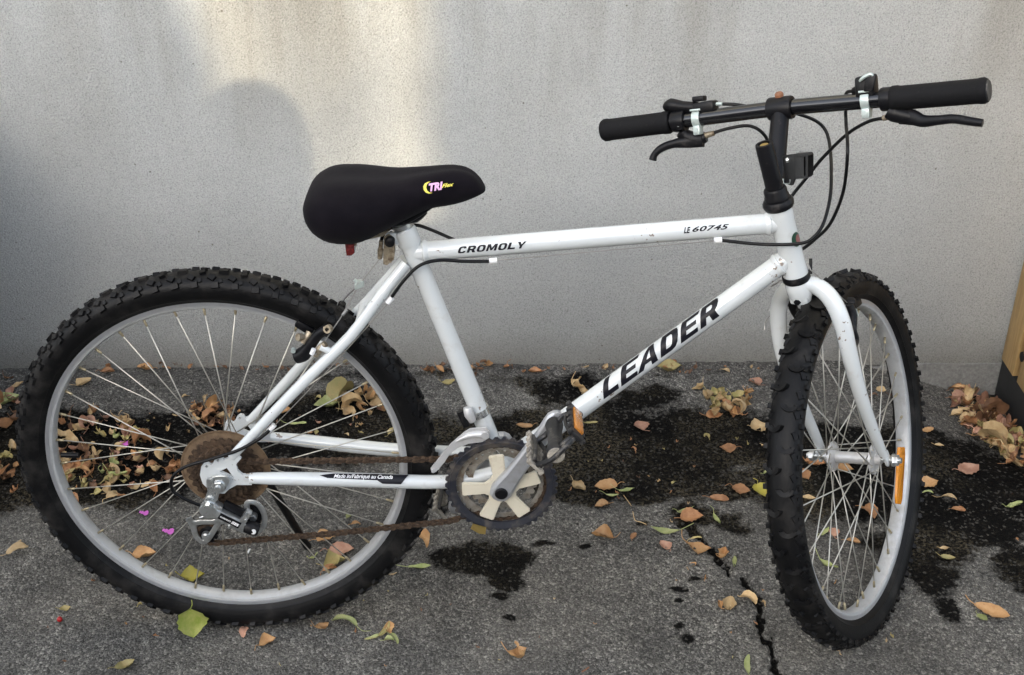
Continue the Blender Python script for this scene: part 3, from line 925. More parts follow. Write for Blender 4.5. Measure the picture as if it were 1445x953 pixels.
# ---------------------------------------------------------------- fork
def build_fork():
    bm = BM()
    lathe(bm, [(0, 0), (.0175, 0), (.019, .006), (.0185, .022), (.014, .036), (0, .040)], HB+AX*.010, AX, 24)
    # legs: curve out of the crown, then straight with a little forward rake at the tip
    end = FC
    for s in (-1, 1):
        if s < 0:
            q = [S(1128, 402, -.004), S(1150, 403, -.022), S(1172, 421, -.042), S(1188, 455, -.055), S(1200, 505, -.058), S(1215, 560, -.058), S(1234, 612, -.058), S(1247, 643, -.058)]
        else:
            q = [S(1124, 403, .004), S(1112, 407, .022), S(1101, 424, .045), S(1098, 452, .056), S(1105, 500, .058), S(1122, 550, .058), S(1145, 602, .058), S(1160, 637, .058)]
        stube(bm, q, [.0115, .0128, .0132, .0130, .0122, .0108, .0090, .0072], 5, 18)
        # dropout tab
        c = FC + LF*(.058*(-1 if s < 0 else 1))
        tipd = (q[-1]-q[-2]).normalized()
        box(bm, c+(q[-1]-c)*.4, tipd*.014, FW*.009, LF*.0028, .002)
    # crown bridge plate with brake hole
    c = S(1125, 421, -.0)
    box(bm, HB+AX*.034-FW*.0075, AX*.012, LF*.014, FW*.006, .004)
    f = obj('fork', bm, 'white', bike)
    bm = BM()
    p = HB+AX*.039-FW*.0135
    cyl(bm, p, p-FW*.005, .0055, 6, r2=.005); cyl(bm, p-FW*.0051, p-FW*.0075, .0030, 6)
    obj('bolt', bm, 'blackmetal', f)
    # small black mark on the right leg
    bm = BM()
    for pts in ([(1199, 491), (1204, 486), (1207, 483), (1206, 489), (1202, 494)], [(1205, 497), (1209, 491), (1210, 498), (1208, 500)], [(1198, 492), (1202, 495), (1206, 500), (1204, 496)]):
        lead = S(1204, 492, -.058)
        n = (CAML-lead).normalized()
        a = [on_plane(px, py, lead+n*.0121, n) for px, py in pts]
        plate(bm, a, n*.0008)
    obj('decal', bm, 'decal', f, False)
    return f
fork = build_fork()
# headset
def build_headset():
    bm = BM(); U = -AX
    lathe(bm, [(0, .0), (.0205, 0), (.0222, .004), (.0222, .009), (.0195, .013), (.0175, .0135), (.0178, .018), (.0165, .020), (.0165, .028), (.0145, .031), (0, .031)], HT+U*.0005, U, 32)
    obj('headset', bm, 'blackmetal', bike)
    bm = BM()
    lathe(bm, [(0, 0), (.0195, 0), (.0205, .002), (.0205, .008), (.0188, .011), (0, .011)], HB+AX*.0003, AX, 32)
    obj('headset', bm, 'blackmetal', bike)
build_headset()
# ---------------------------------------------------------------- stem and handlebar
BC = S(1102, 153, 0.0)
bR, bL = S(1396, 127.5, -.285), S(850, 184.5, .285)
BDIR = (bR-bL).normalized()
bmid = BC
def build_stem():
    bm = BM()
    U = -AX
    qt = HT+U*.097
    lathe(bm, [(0, -.08), (.0125, -.08), (.0125, 0), (.0118, .0025), (.0085, .003), (.0080, -.004), (0, -.004)], qt, U, 24)
    a = HT+U*.036
    b = BC - (BC-a).normalized()*.008
    tube(bm, spline([a-FW*.004, a+(b-a)*.15+FW*.003, a+(b-a)*.55, b], 6), lerp_list([.012, .0135, .0135, .0128], 19), 20)
    # bar clamp
    lathe(bm, [(.0115, -.0175), (.0158, -.0175), (.0166, -.0155), (.0166, .0155), (.0158, .0175), (.0115, .0175)], BC, BDIR, 24)
    s = obj('stem', bm, 'blackmetal', bike)
    bm = BM(); lathe(bm, [(0, .0005), (.0060, .0005), (.0064, -.002), (0, -.0035)], qt+U*.0005, U, 14); obj('bolt', bm, 'gold', s)
    bm = BM(); p = BC + U*.0165 - BDIR*.0 + FW*.004
    lathe(bm, [(0, .006), (.0045, .006), (.0062, .004), (.0062, 0), (.004, -.002)], p, U, 14); obj('bolt', bm, 'brown', s)
build_stem()
def build_bar():
    bm = BM()
    tube(bm, spline([bL+(BC-bL)*.02, bL+(BC-bL)*.55, BC, bR+(BC-bR)*.55, bR+(BC-bR)*.02], 8), .0112, 22)
    obj('handlebar', bm, 'blackpaint', bike)
    for end, other, L in ((bL, BC, .115), (bR, BC, .128)):
        d = (other-end).normalized()
        bm = BM()
        lathe(bm, [(0, 0), (.011, 0), (.0152, .0015), (.0172, .005), (.0172, .011), (.0165, .014), (.0163, L-.014), (.0172, L-.010), (.0172, L-.003), (.0155, L), (.0113, L)], end, d, 28)
        g_ = obj('grip', bm, 'grip', bike)
        if end is bR:
            bm = BM(); lathe(bm, [(0, -.0008), (.0128, -.0004), (.0140, .001)], end, d, 24); obj('worn_end', bm, 'pedal', g_)
build_bar()
def bar_at(t): # t metres from centre towards the right hand
    return BC + (bR-BC).normalized()*t if t >= 0 else BC + (bL-BC).normalized()*(-t)
NB = (CAML-BC); NB = (NB-BDIR*NB.dot(BDIR)).normalized()   # from the bar towards the viewer
UB = BDIR.cross(NB)
if UB.z < 0: UB = -UB
def Hp(px, py, off=0.0): return on_plane(px, py, BC+NB*off, NB)
def bt(px, py):         # arc position on bar from a pixel
    return (Hp(px, py)-BC).dot(BDIR)
def build_controls():
    # --- left brake lever
    def lever(clamp_px, perch, blade, rads, screw, cabl, sgn):
        root = empty('brake_lever', bike)
        t = bt(*clamp_px)
        c = bar_at(t)
        bm = BM()
        lathe(bm, [(.0112, -.010), (.0155, -.010), (.0162, -.008), (.0162, .008), (.0155, .010), (.0112, .010)], c, BDIR, 20)
        stube(bm, [Hp(*p) for p in perch[0]], perch[1], 4, 14)
        obj('lever_clamp', bm, 'blackmetal', root)
        bm = BM()
        p = Hp(*screw)
        cyl(bm, p-NB*.006, p+NB*.003, .0075, 16); obj('screw_boss', bm, 'blackmetal', root)
        bm = BM(); lathe(bm, [(0, .0028), (.003, .0026), (.0042, .0012), (.0042, 0)], p+NB*.003, NB, 14); obj('screw', bm, 'steel', root)
        bm = BM()
        pts = spline([Hp(*q) for q in blade], 6)
        rr = lerp_list(rads, len(pts))
        # flattened blade
        N = len(pts); rings = []
        for i in range(N):
            tg = (pts[min(i+1, N-1)]-pts[max(i-1, 0)]).normalized()
            side = tg.cross(NB).normalized()
            rings.append([bm.verts.new(pts[i]+side*(rr[i]*math.cos(a))+NB*(.0055*math.sin(a))) for a in [k*math.pi/6 for k in range(12)]])
        for A, B in zip(rings, rings[1:]):
            for k in range(12): bm.faces.new((A[k], A[(k+1) % 12], B[(k+1) % 12], B[k]))
        bm.faces.new(rings[0][::-1]); bm.faces.new(rings[-1])
        bmesh.ops.recalc_face_normals(bm, faces=bm.faces[:])
        obj('lever_blade', bm, 'blackmetal', root)
        bm = BM()
        a, b = Hp(*cabl[0]), Hp(*cabl[1])
        cyl(bm, a, b, .0048, 12, r2=.0038); obj('cable_adjuster', bm, 'brake_metal', root)
    lever((961, 171), ([(961, 186, .004), (968, 192, .0), (983, 197, -.002), (996, 193, -.004)], [.009, .010, .011, .008]),
          [(992, 197, .002), (972, 200, .004), (951, 203, .007), (934, 209, .010), (924, 218, .012), (921, 226, .013)], [.0115, .0095, .0065, .0060, .0052, .0062],
          (959, 176, .013), ((993, 192, -.004), (1008, 188, -.006)), -1)
    lever((1256, 147), ([(1253, 156, .006), (1262, 160, .004), (1278, 164, .002), (1292, 167, .002)], [.010, .012, .011, .008]),
          [(1270, 164, .004), (1288, 166, .006), (1303, 171, .009), (1322, 170, .013), (1345, 168, .017), (1366, 171, .020), (1387, 174, .022)], [.011, .0105, .0082, .0066, .0062, .0060, .0052],
          (1249, 144, .013), ((1262, 163, .002), (1246, 167, .0)), 1)
    # --- left shifter: low body with a long thumb paddle
    root = empty('gear_shifter', bike)
    bm = BM()
    stube(bm, [Hp(938, 153, .004), Hp(947, 149, .005), Hp(964, 151, .004), Hp(985, 152, .002)], [.005, .0105, .0085, .008], 5, 14)
    obj('thumb_paddle', bm, 'plastic', root)
    bm = BM()
    c = Hp(996, 151.5, .0)
    box(bm, c, BDIR*.0165+UB*.001, UB*.0085, NB*.012, .004)
    box(bm, Hp(987, 139.5, 0), BDIR*.009, UB*.004, NB*.008, .002)
    obj('shifter_body', bm, 'plastic', root)
    bm = BM(); cyl(bm, Hp(1011, 147, 0), Hp(1019, 147, 0), .0028, 10); obj('cable_end', bm, 'zinc', root)
    def band(px, top, name='clamp_band'):
        t = bt(*px); c = bar_at(t)
        bm = BM()
        lathe(bm, [(.0114, -.0058), (.0134, -.0058), (.0138, -.004), (.0138, .004), (.0134, .0058), (.0114, .0058)], c, BDIR, 24)
        box(bm, c-UB*.0165+NB*.004, BDIR*.0055, UB*.007, NB*.0075, .002)
        cyl(bm, c-UB*.016+NB*.0115, c-UB*.016+NB*.0130, .0035, 12)
        box(bm, c+UB*.0128+NB*.001, BDIR*.008, UB*.0015, NB*.010, .0006)
        obj(name, bm, 'zinc', root)
    band((987, 170), 0)
    # --- right shifter
    root = empty('gear_shifter', bike)
    bm = BM()
    box(bm, Hp(1223, 122, 0), BDIR*.013+UB*.001, UB*.0145, NB*.014, .004)
    stube(bm, [Hp(1228, 124, .006), Hp(1215, 127, .003), Hp(1204, 129, .0)], [.009, .008, .005], 4, 12)
    box(bm, Hp(1228, 117, .012), BDIR*.007-UB*.001, UB*.012+BDIR*.003, NB*.005, .003)
    obj('shifter_body', bm, 'plastic', root)
    bm = BM(); stube(bm, [Hp(1213, 115, .016), Hp(1218, 110, .017), Hp(1228, 105, .016), Hp(1233, 108, .015)], [.0016, .0026, .0026, .0016], 5, 10); obj('shifter_trim', bm, 'zinc', root)
    band((1224.5, 143), 0)
build_controls()
# front reflector bracket on the stem
def front_bracket():
    root = empty('reflector_bracket', bike)
    n = (CAML-BC).normalized()
    pl = HT-AX*.05+FW*.022
    def q(px, py, o=0): return on_plane(px, py, pl, FW) if False else on_plane(px, py, pl-FW*o, (FW*.55+LF*-.83).normalized())
    nn = (FW*.55+LF*-.83).normalized()
    bm = BM(); plate(bm, [q(1120, 218), (q(1138, 217)), q(1140, 220), q(1140, 249), q(1137, 252), q(1120, 253)], nn*.007)
    obj('reflector_shell', bm, 'plastic', root)
    bm = BM(); plate(bm, [q(1104, 220), q(1121, 218), q(1121, 252), q(1117, 262), q(1106, 259), q(1107, 245)], nn*.003); 
    plate(bm, [q(1124, 222), q(1136, 221), q(1136, 248), q(1124, 249)], -nn*.0015)
    obj('bracket', bm, 'blackmetal', root)
    bm = BM(); p = q(1112, 226); lathe(bm, [(0, .003), (.003, .0028), (.0038, 0)], p, -nn, 12); obj('screw', bm, 'steel', root)
    bm = BM(); stube(bm, [q(1105, 253), q(1107, 259), q(1114, 259), q(1115, 254)], .0009, 4, 8); obj('wire_clip', bm, 'zinc', root)
front_bracket()

# ---------------------------------------------------------------- wheels
def tyre_mesh(c, e1, e2, ax, R, kind):
    bm = BM()
    q = R-.3296
    prof = [(.2800, -.0118), (.2835, -.0145), (.2890, -.0190), (.2898, -.0204), (.2906, -.0203), (.2912, -.0207), (.3000, -.0243), (.3085, -.0252), (.3160, -.0228), (.3215, -.0165), (.3245, -.0085), (.3252, 0)]
    prof = prof + [(r, -h) for r, h in prof[-2::-1]]
    prof = [(r+q, h) for r, h in prof]
    lathe(bm, prof, c, ax, 120, e1)
    def frame_at(a, lat):
        d = e1*math.cos(a)+e2*math.sin(a); tg = -e1*math.sin(a)+e2*math.cos(a)
        # surface normal from the round profile
        th = max(-1.25, min(1.25, lat/.0255*1.25))
        rr = .3005+q+.0248*math.cos(th)
        pos = c+d*rr+ax*(.0252*math.sin(th))
        n = d*math.cos(th)+ax*math.sin(th); w = ax*math.cos(th)-d*math.sin(th)
        return pos, tg, w, n
    def block(a, lat, lt, lw, h, skew=0.0, taper=.82):
        pos, tg, w, n = frame_at(a, lat)
        t2 = (tg*math.cos(skew)+w*math.sin(skew)); w2 = (w*math.cos(skew)-tg*math.sin(skew))
        lo = [bm.verts.new(pos-n*.002+t2*(sx*lt)+w2*(sy*lw)) for sx, sy in ((-1, -1), (1, -1), (1, 1), (-1, 1))]
        hi = [bm.verts.new(pos+n*h+t2*(sx*lt*taper)+w2*(sy*lw*taper)) for sx, sy in ((-1, -1), (1, -1), (1, 1), (-1, 1))]
        fs = [bm.faces.new(hi)]
        for i in range(4): fs.append(bm.faces.new((lo[i], lo[(i+1) % 4], hi[(i+1) % 4], hi[i])))
        bmesh.ops.recalc_face_normals(bm, faces=fs)
    def crescent(a, lat, r, th, h, flip):
        pos, tg, w, n = frame_at(a, lat)
        K = 6; ins = []; outs = []
        for k in range(K+1):
            g = math.pi*(.04+.92*k/K)
            v = w*math.cos(g)*1.1+tg*math.sin(g)*flip
            ins.append(pos+v*(r-th)); outs.append(pos+v*r)
        hi_i = [bm.verts.new(p+n*h*.55) for p in ins]; hi_o = [bm.verts.new(p+n*h) for p in outs]
        lo_o = [bm.verts.new(p-n*.0025) for p in outs]; lo_i = [bm.verts.new(p-n*.001) for p in ins]
        fs = []
        for k in range(K):
            fs += [bm.faces.new((hi_i[k], hi_i[k+1], hi_o[k+1], hi_o[k])), bm.faces.new((hi_o[k], hi_o[k+1], lo_o[k+1], lo_o[k])), bm.faces.new((hi_i[k+1], hi_i[k], lo_i[k], lo_i[k+1]))]
        fs += [bm.faces.new((hi_i[0], hi_o[0], lo_o[0], lo_i[0])), bm.faces.new((hi_o[K], hi_i[K], lo_i[K], lo_o[K]))]
        bmesh.ops.recalc_face_normals(bm, faces=fs)
    if kind == 'knobby':
        n = 68
        for i in range(n):
            a = 2*math.pi*i/n
            j = 2*math.pi/n
            for s in (-1, 1):
                big = (i % 2 == 0)
                block(a+(0 if s > 0 else j*.3), s*.0205, .0066 if big else .0052, .0050, .0062, s*.15, .78)
                block(a+j*.5, s*.0118, .0058, .0046, .0050, -s*.5, .82)
                block(a+j*.06, s*.0155, .0030, .0038, .0046, s*.4, .8)
            if i % 2 == 0: block(a, 0, .0075, .0046, .0046, 0, .85)
            else:
                block(a, .0042, .0048, .0030, .0045, .5, .85); block(a, -.0042, .0048, .0030, .0045, -.5, .85)
    else:
        n = 62
        for i in range(n):
            a = 2*math.pi*i/n; j = 2*math.pi/n
            crescent(a, .0068 if i % 2 else -.0068, .0118, .0070, .0042, 1)
            for s in (-1, 1):
                block(a+j*.5, s*.0160, .0064, .0040, .0044, s*.45, .8)
                if i % 2 == (s > 0): crescent(a, s*.0170, .0074, .0044, .0038, 1)
                block(a, s*.0222, .0046, .0036, .0075, 0, .75)
                block(a+j*.5, s*.0215, .0030, .0030, .0040, 0, .75)
    return bm
def build_wheel(c, e1, e2, ax, R, kind, phase, flR, flL, label):
    root = empty('wheel', bike)
    root['label'] = label
    q = R-.3296
    o = obj('tyre', tyre_mesh(c, e1, e2, ax, R, kind), 'tyre' if kind == 'knobby' else 'tyre2', root, True, 32)
    bm = BM()
    prof = [(.2865, -.0135), (.2865, -.0120), (.2800, -.0110), (.2790, .0110), (.2865, .0120), (.2865, .0135), (.2855, .0140), (.2835, .0133), (.2765, .0130), (.2755, .0126), (.2715, .0112), (.2690, .0070), (.2682, 0), (.2690, -.0070), (.2715, -.0112), (.2755, -.0126), (.2765, -.0130), (.2835, -.0133), (.2855, -.0140)]
    lathe(bm, [(r+q, h) for r, h in prof], c, ax, 128, e1, closed=True)
    bmesh.ops.recalc_face_normals(bm, faces=bm.faces[:])
    for f in bm.faces:
        rr = (f.calc_center_median()-c); rr = (rr-ax*rr.dot(ax)).length-q
        f.material_index = 1 if rr > .2832 else 2 if rr < .2738 else 0
    obj('rim', bm, ['rim', 'rimedge', 'rimbed'], root, True, 30)
    bm = BM()
    fr = .0205; hb = .0125 if kind == 'knobby' else .0096
    hp = [(0, flR-.012), (.008, flR-.012), (.0085, flR-.003), (fr+.004, flR-.0018), (fr+.004, flR+.0018), (hb, flR+.006), (hb, flL-.006), (fr+.004, flL-.0018), (fr+.004, flL+.0018), (.0085, flL+.003), (.008, flL+.012), (0, flL+.012)]
    lathe(bm, hp, c, ax, 28, e1)
    bmesh.ops.recalc_face_normals(bm, faces=bm.faces[:])
    obj('hub', bm, 'alloy', root)
    bm = BM()
    cyl(bm, c-ax*.078, c+ax*.078, .0046, 12)
    for s in (-1, 1):
        cyl(bm, c+ax*(s*.0665), c+ax*(s*.0735), .0088, 6); cyl(bm, c+ax*(s*.0640), c+ax*(s*.0665), .0102, 20)
    obj('axle', bm, 'steel', root)
    meshes = {}
    for i in range(36):
        side = i % 2; j = i//2
        fl = flR if side == 0 else flL
        ra = phase + i*math.radians(10)
        fa = ra + math.radians(58)*(1 if j % 2 else -1)
        d = e1*math.cos(ra)+e2*math.sin(ra)
        f = e1*math.cos(fa)+e2*math.sin(fa)
        p0 = c+f*fr+ax*(fl + (.0022 if j % 2 else -.0022)*(1 if side else -1))
        p1 = c+d*(.2690+q)+ax*(.002 if side else -.002)
        L = (p1-p0).length
        key = (side, j % 2)
        if key not in meshes:
            bm = BM()
            tube(bm, [(0, 0, 0), (0, 0, L-.013)], .00105, 6, True, 0)
            tube(bm, [(0, 0, L-.013), (0, 0, L-.011), (0, 0, L)], [.0014, .0021, .0022], 6, True, 1)
            tube(bm, [(0, 0, -.0015), (0, 0, .0015)], .0022, 6, True, 0)
            for fc in bm.faces: fc.smooth = True
            me = bpy.data.meshes.new('spoke'); bm.to_mesh(me); bm.free()
            me.materials.append(MT['spoke']); me.materials.append(MT['brass'])
            meshes[key] = me
        s = bpy.data.objects.new('spoke', meshes[key]); COL.objects.link(s); s.parent = root
        zq = (p1-p0).normalized(); xq, yq = frame_of(zq)
        m = Matrix((xq, yq, zq)).transposed().to_4x4(); m.translation = p0
        s.matrix_local = m
    return root
RC = Vector((0, 0, R1))
def ang_of(px, py):
    v = P(px, py, -.008)-RC
    return math.atan2(v.z, v.x)
ph = ang_of(285.5, 434)
rear = build_wheel(RC, X, Z, -Y*-1, R1, 'knobby', ph, -.022, .030, 'knobbly rear wheel with rusty cogs')
# for the front wheel e1 forward, e2 up the steering axis
front = build_wheel(FC, FW, -AX, LF, R2, 'crescent', .35, -.034, .034, 'smaller front wheel turned towards the wall')
def wheel_extras():
    # valve on the rear wheel
    v = P(80, 642, 0)-RC; v.y = 0; v.normalize()
    bm = BM(); cyl(bm, RC+v*.2635, RC+v*.256, .004, 12); cyl(bm, RC+v*.256, RC+v*.236, .0046, 12, r2=.0040)
    obj('valve', bm, 'plastic', rear)
    # amber reflector between the front spokes
    bm = BM()
    def q(px, py, s=-.012): return S(px, py, s)
    pts = [q(1266, 631), q(1273.5, 631), q(1274, 642), q(1270, 704), q(1268, 712), q(1262.5, 711), q(1262, 700), q(1265, 642)]
    plate(bm, pts, -LF*.0045)
    bmesh.ops.bevel(bm, geom=bm.edges[:], offset=.0008, segments=1, affect='EDGES')
    obj('reflector', bm, 'amber', front)
wheel_extras()

# ---------------------------------------------------------------- freewheel
def gear(bm, c, ax, teeth, r, th, x, inner=0.0, depth=.0045, mat=0):
    y = ax.cross(x)
    pts = []
    for k in range(teeth):
        a = 2*math.pi*k/teeth; st = 2*math.pi/teeth
        for f, rr in ((-.42, r-depth), (-.16, r), (.16, r), (.42, r-depth)):
            g = a+st*f
            pts.append(c + x*(rr*math.cos(g)) + y*(rr*math.sin(g)))
    holes = [circle(c, x, y, inner, 32)] if inner else []
    plate(bm, pts, ax*th, holes, mat)
def build_freewheel():
    root = empty('freewheel', bike)
    root['label'] = 'rusty brown freewheel'
    c0 = RC
    bm = BM(); lathe(bm, [(.030, -.0270), (.060, -.0262), (.0685, -.0255), (.0700, -.0270), (.0700, -.0285), (.0680, -.0285), (.0660, -.0272), (.058, -.0280), (.03, -.0285)], c0, Y, 64); bmesh.ops.recalc_face_normals(bm, faces=bm.faces[:])
    obj('spoke_guard', bm, 'guard', root)
    for i, T in enumerate((28, 24, 22, 20, 17, 14)):
        bm = BM(); gear(bm, c0-Y*(.0315+i*.0050), -Y, T, T*.00202+.003, .0020, X, max(.014, T*.00202-.014) if i < 3 else .014)
        obj('sprocket', bm, 'rust', root)
    bm = BM(); lathe(bm, [(.008, -.061), (.014, -.061), (.0175, -.058), (.0175, -.030)], c0, Y, 24); obj('freewheel_body', bm, 'rust', root)
build_freewheel()

# ---------------------------------------------------------------- crankset and pedals
def build_crank():
    root = empty('crankset', bike)
    yo = -.052
    bcen = BB
    bm = BM(); c = bcen+Y*yo
    gear(bm, c, -Y, 42, .0870, .0035, X, .0700, .0042); 
    lathe(bm, [(.0700, -.0035), (.0800, -.0062), (.0806, -.0045), (.0806, 0), (.07, 0)], c, Y, 60)
    obj('chainring', bm, 'ring', root)
    bm = BM()
    gear(bm, bcen-Y*.0440, -Y, 36, .0735, .0025, X, .0590, .0045)
    obj('chainring', bm, 'ringsteel', root)
    bm = BM(); gear(bm, bcen-Y*.0375, -Y, 28, .0565, .0022, X, .0440, .0042); obj('chainring', bm, 'ringsteel', root)
    # five cream arms
    ys = -.0600
    c = bcen+Y*ys
    tips = [(701, 647), (652, 689), (682, 737), (745, 729), (757, 673)]
    angs = []
    for t in tips:
        v = P(*t, ys)-c; angs.append(math.atan2(v.z, v.x))
    angs.sort()
    bm = BM(); out = []
    for k, a in enumerate(angs):
        d = X*math.cos(a)+Z*math.sin(a); w = -X*math.sin(a)+Z*math.cos(a)
        for u, s in ((.026, -.0095), (.058, -.0118), (.0605, -.0100), (.0605, .0100), (.058, .0118), (.026, .0095)):
            out.append(c+d*u+w*s)
        a2 = angs[(k+1) % 5] + (2*math.pi if k == 4 else 0)
        g = (a+a2)/2; out.append(c+(X*math.cos(g)+Z*math.sin(g))*.0235)
    plate(bm, out, -Y*.005)
    bmesh.ops.bevel(bm, geom=[e for e in bm.edges if abs((e.verts[0].co-e.verts[1].co).y) < 1e-5 and e.verts[0].co.y < ys-.004 and len(e.link_faces) == 2 and e.calc_face_angle(0) > .8], offset=.0014, segments=2, affect='EDGES')
    obj('spider', bm, 'cream', root)
    # bolts by the ring
    for k, a in enumerate(angs):
        p = bcen+Y*(-.050)+(X*math.cos(a)+Z*math.sin(a))*.055
        bm = BM(); cyl(bm, p, p-Y*.004, .005, 12); obj('chainring_bolt', bm, 'steel', root)
    # crank arms
    pe = P(783, 592, -.088)
    v = pe-BB; v.y = 0; v = v.normalized()
    def arm(sgn, name_end):
        a = BB+Y*(sgn*.066); e = BB + v*(.158 if sgn < 0 else -.158) + Y*(sgn*.086)
        dv = v if sgn < 0 else -v
        w = Y.cross(dv)
        bm = BM(); st = []
        for u, hw, ht, yy in ((-.0165, .006, .006, 0), (-.0125, .0135, .0075, 0), (0, .0172, .009, 0), (.016, .0155, .009, 0), (.035, .0130, .0085, -.004), (.08, .0115, .0080, -.009), (.125, .0105, .0075, -.014), (.150, .0125, .0075, -.0165), (.162, .0125, .007, -.0175), (.170, .0085, .006, -.018), (.174, .003, .004, -.018)):
            cc = BB + Y*(sgn*.068) + dv*u + Y*(yy*(-sgn)*-1 if False else -yy*sgn*-1*-1) if False else BB + Y*(sgn*(.068-yy)) + dv*u
            rng = []
            for kx, ky in ((-1, -.55), (-.72, -1), (.72, -1), (1, -.55), (1, .55), (.72, 1), (-.72, 1), (-1, .55)):
                rng.append(bm.verts.new(cc+w*(hw*kx)+Y*(ht*ky)))
            st.append(rng)
        for A, B in zip(st, st[1:]):
            for k in range(8): bm.faces.new((A[k], A[(k+1) % 8], B[(k+1) % 8], B[k]))
        bm.faces.new(st[0][::-1]); bm.faces.new(st[-1])
        bmesh.ops.recalc_face_normals(bm, faces=bm.faces[:])
        obj('crank_arm', bm, 'crank', root, True, 28)
        return dv
    arm(-1, 0); arm(1, 0)
    bm = BM(); c = BB-Y*.0772
    lathe(bm, [(0, -.003), (.0085, -.003), (.0100, -.0015), (.0100, .002)], c, Y, 20); obj('crank_bolt', bm, 'plastic', root)
    # worn sticker on the ring
    bm = BM()
    pts = [P(x_, y_, -.0585) for x_, y_ in ((667, 739), (686, 744), (685, 754), (676, 753), (664, 746))]
    plate(bm, pts, -Y*.0006); obj('sticker', bm, MT['gold'], root, False)
    return v
vcrank = build_crank()
def build_pedal(end, sgn):
    root = empty('pedal', bike)
    t = math.radians(41)
    e1 = X*math.cos(t)+Z*math.sin(t); e3 = -X*math.sin(t)+Z*math.cos(t)
    ya = sgn
    def at(a, y, h): return end + e1*a + Y*(ya*y) + e3*h
    bm = BM()
    lathe(bm, [(0, .0), (.0068, 0), (.0068, .012), (.0120, .014), (.0135, .02), (.0110, .035), (.0105, .065), (.0130, .082), (.0135, .094), (.0110, .098), (0, .098)], end, Y*ya, 20)
    # cross ribs
    for y0 in (.022, .087):
        for s in (-1, 1):
            tube(bm, spline([at(s*.004, y0, 0), at(s*.022, y0+(.004 if y0 > .05 else -.002), s*.004), at(s*.036, y0-.004*(1 if y0 > .05 else -1), 0)], 3), .0042, 8)
    for s in (-1, 1):
        stube(bm, [at(s*.036, .018, .006), at(s*.028, .050, .010), at(s*.034, .086, .006)], .0032, 4, 8)
        stube(bm, [at(s*.036, .018, -.006), at(s*.026, .055, -.010), at(s*.034, .086, -.006)], .0032, 4, 8)
    stube(bm, [at(.034, .088, 0), at(.018, .099, .002), at(-.010, .100, .0), at(-.034, .088, 0)], .0042, 5, 8)
    obj('pedal_body', bm, 'pedal', root)
    for s in (-1, 1):
        bm = BM()
        box(bm, at(s*.0385, .052, 0), e1*.003, Y*.040, e3*.0125, .0015)
        for k in range(6):
            for h in (-.0125, .0125):
                box(bm, at(s*.0385, .016+k*.0145, h), e1*.0038, Y*.0038, e3*.0028, .0008)
        obj('pedal_plate', bm, 'pedalrail' if s < 0 else 'pedal', root)
        bm = BM()
        box(bm, at(s*.0435, .052, 0), e1*.0022, Y*.027, e3*.0085, .001)
        obj('pedal_reflector', bm, 'amberdim', root)
    bm = BM(); lathe(bm, [(0, .003), (.0095, .003), (.0125, .0015), (.0125, 0)], end+Y*ya*.098, Y*ya, 18); obj('axle_cap', bm, 'pedalrail', root)
build_pedal(BB+vcrank*.158-Y*.082, -1)
build_pedal(BB-vcrank*.158+Y*.082, 1)

# ---------------------------------------------------------------- chain
def build_chain():
    root = empty('chain', bike)
    root['label'] = 'rusty brown chain'
    yc = -.0455
    path = []
    u0, u1 = P(340, 652, yc), P(634, 648, yc)
    # round the front of the middle chainring
    r = .069
    cr = BB+Y*yc
    path += [u0, u1]
    for k in range(15):
        a = math.radians(128 - k*(256/14)); path.append(cr+V(r*math.cos(a), 0, r*math.sin(a)))
    lo1, lo2 = P(640, 735, yc), P(300, 767, -.056)
    path += [lo1, (lo1+lo2)*.5 - Z*.003, lo2]
    # tension pulley, guide pulley, back of a sprocket
    tp = P(293.5, 751, -.056); gp = P(357, 722, -.052)
    for a in (-100, -150, 160, 110, 70): path.append(tp+V(.017*math.cos(math.radians(a)), 0, .017*math.sin(math.radians(a))))
    for a in (-110, -60, 0, 50): path.append(gp+V(.017*math.cos(math.radians(a)), 0, .017*math.sin(math.radians(a))))
    sc = RC+Y*yc
    for a in (-60, -100, -140, 180, 140, 100): path.append(sc+V(.046*math.cos(math.radians(a)), 0, .046*math.sin(math.radians(a))))
    path.append(u0)
    # resample
    pts = [path[0]]; acc = 0; pitch = .0127; nxt = pitch
    seg = list(zip(path, path[1:])); s = 0.0
    for a, b in seg:
        L = (b-a).length
        while s+L >= nxt:
            pts.append(a+(b-a)*((nxt-s)/L)); nxt += pitch
        s += L
    me = []
    for kind in (0, 1):
        bm = BM()
        yy = .0036 if kind else .0022
        for sg in (-1, 1):
            out = []
            for k in range(7): out.append(V(-pitch/2+.0034*math.cos(math.pi/2+k*math.pi/6), 0, .0034*math.sin(math.pi/2+k*math.pi/6)))
            out.append(V(0, 0, -.0022))
            for k in range(7): out.append(V(pitch/2+.0034*math.cos(-math.pi/2+k*math.pi/6), 0, .0034*math.sin(-math.pi/2+k*math.pi/6)))
            out.append(V(0, 0, .0022))
            plate(bm, [o+Y*(sg*yy) for o in out], Y*(sg*.0011))
        for sx in (-1, 1):
            if kind: cyl(bm, V(sx*pitch/2, -.0054, 0), V(sx*pitch/2, .0054, 0), .0019, 8)
            else: cyl(bm, V(sx*pitch/2, -.0022, 0), V(sx*pitch/2, .0022, 0), .0034, 8)
        m = bpy.data.meshes.new('link'); bm.to_mesh(m); bm.free(); m.materials.append(MT['rust']); me.append(m)
    for i, (a, b) in enumerate(zip(pts, pts[1:])):
        o = bpy.data.objects.new('link', me[i % 2]); COL.objects.link(o); o.parent = root
        x = (b-a).normalized(); z = x.cross(Y).normalized()*1
        if z.length == 0: z = Z
        y = z.cross(x)
        m = Matrix((x, y, z)).transposed().to_4x4(); m.translation = (a+b)/2
        o.matrix_local = m
build_chain()

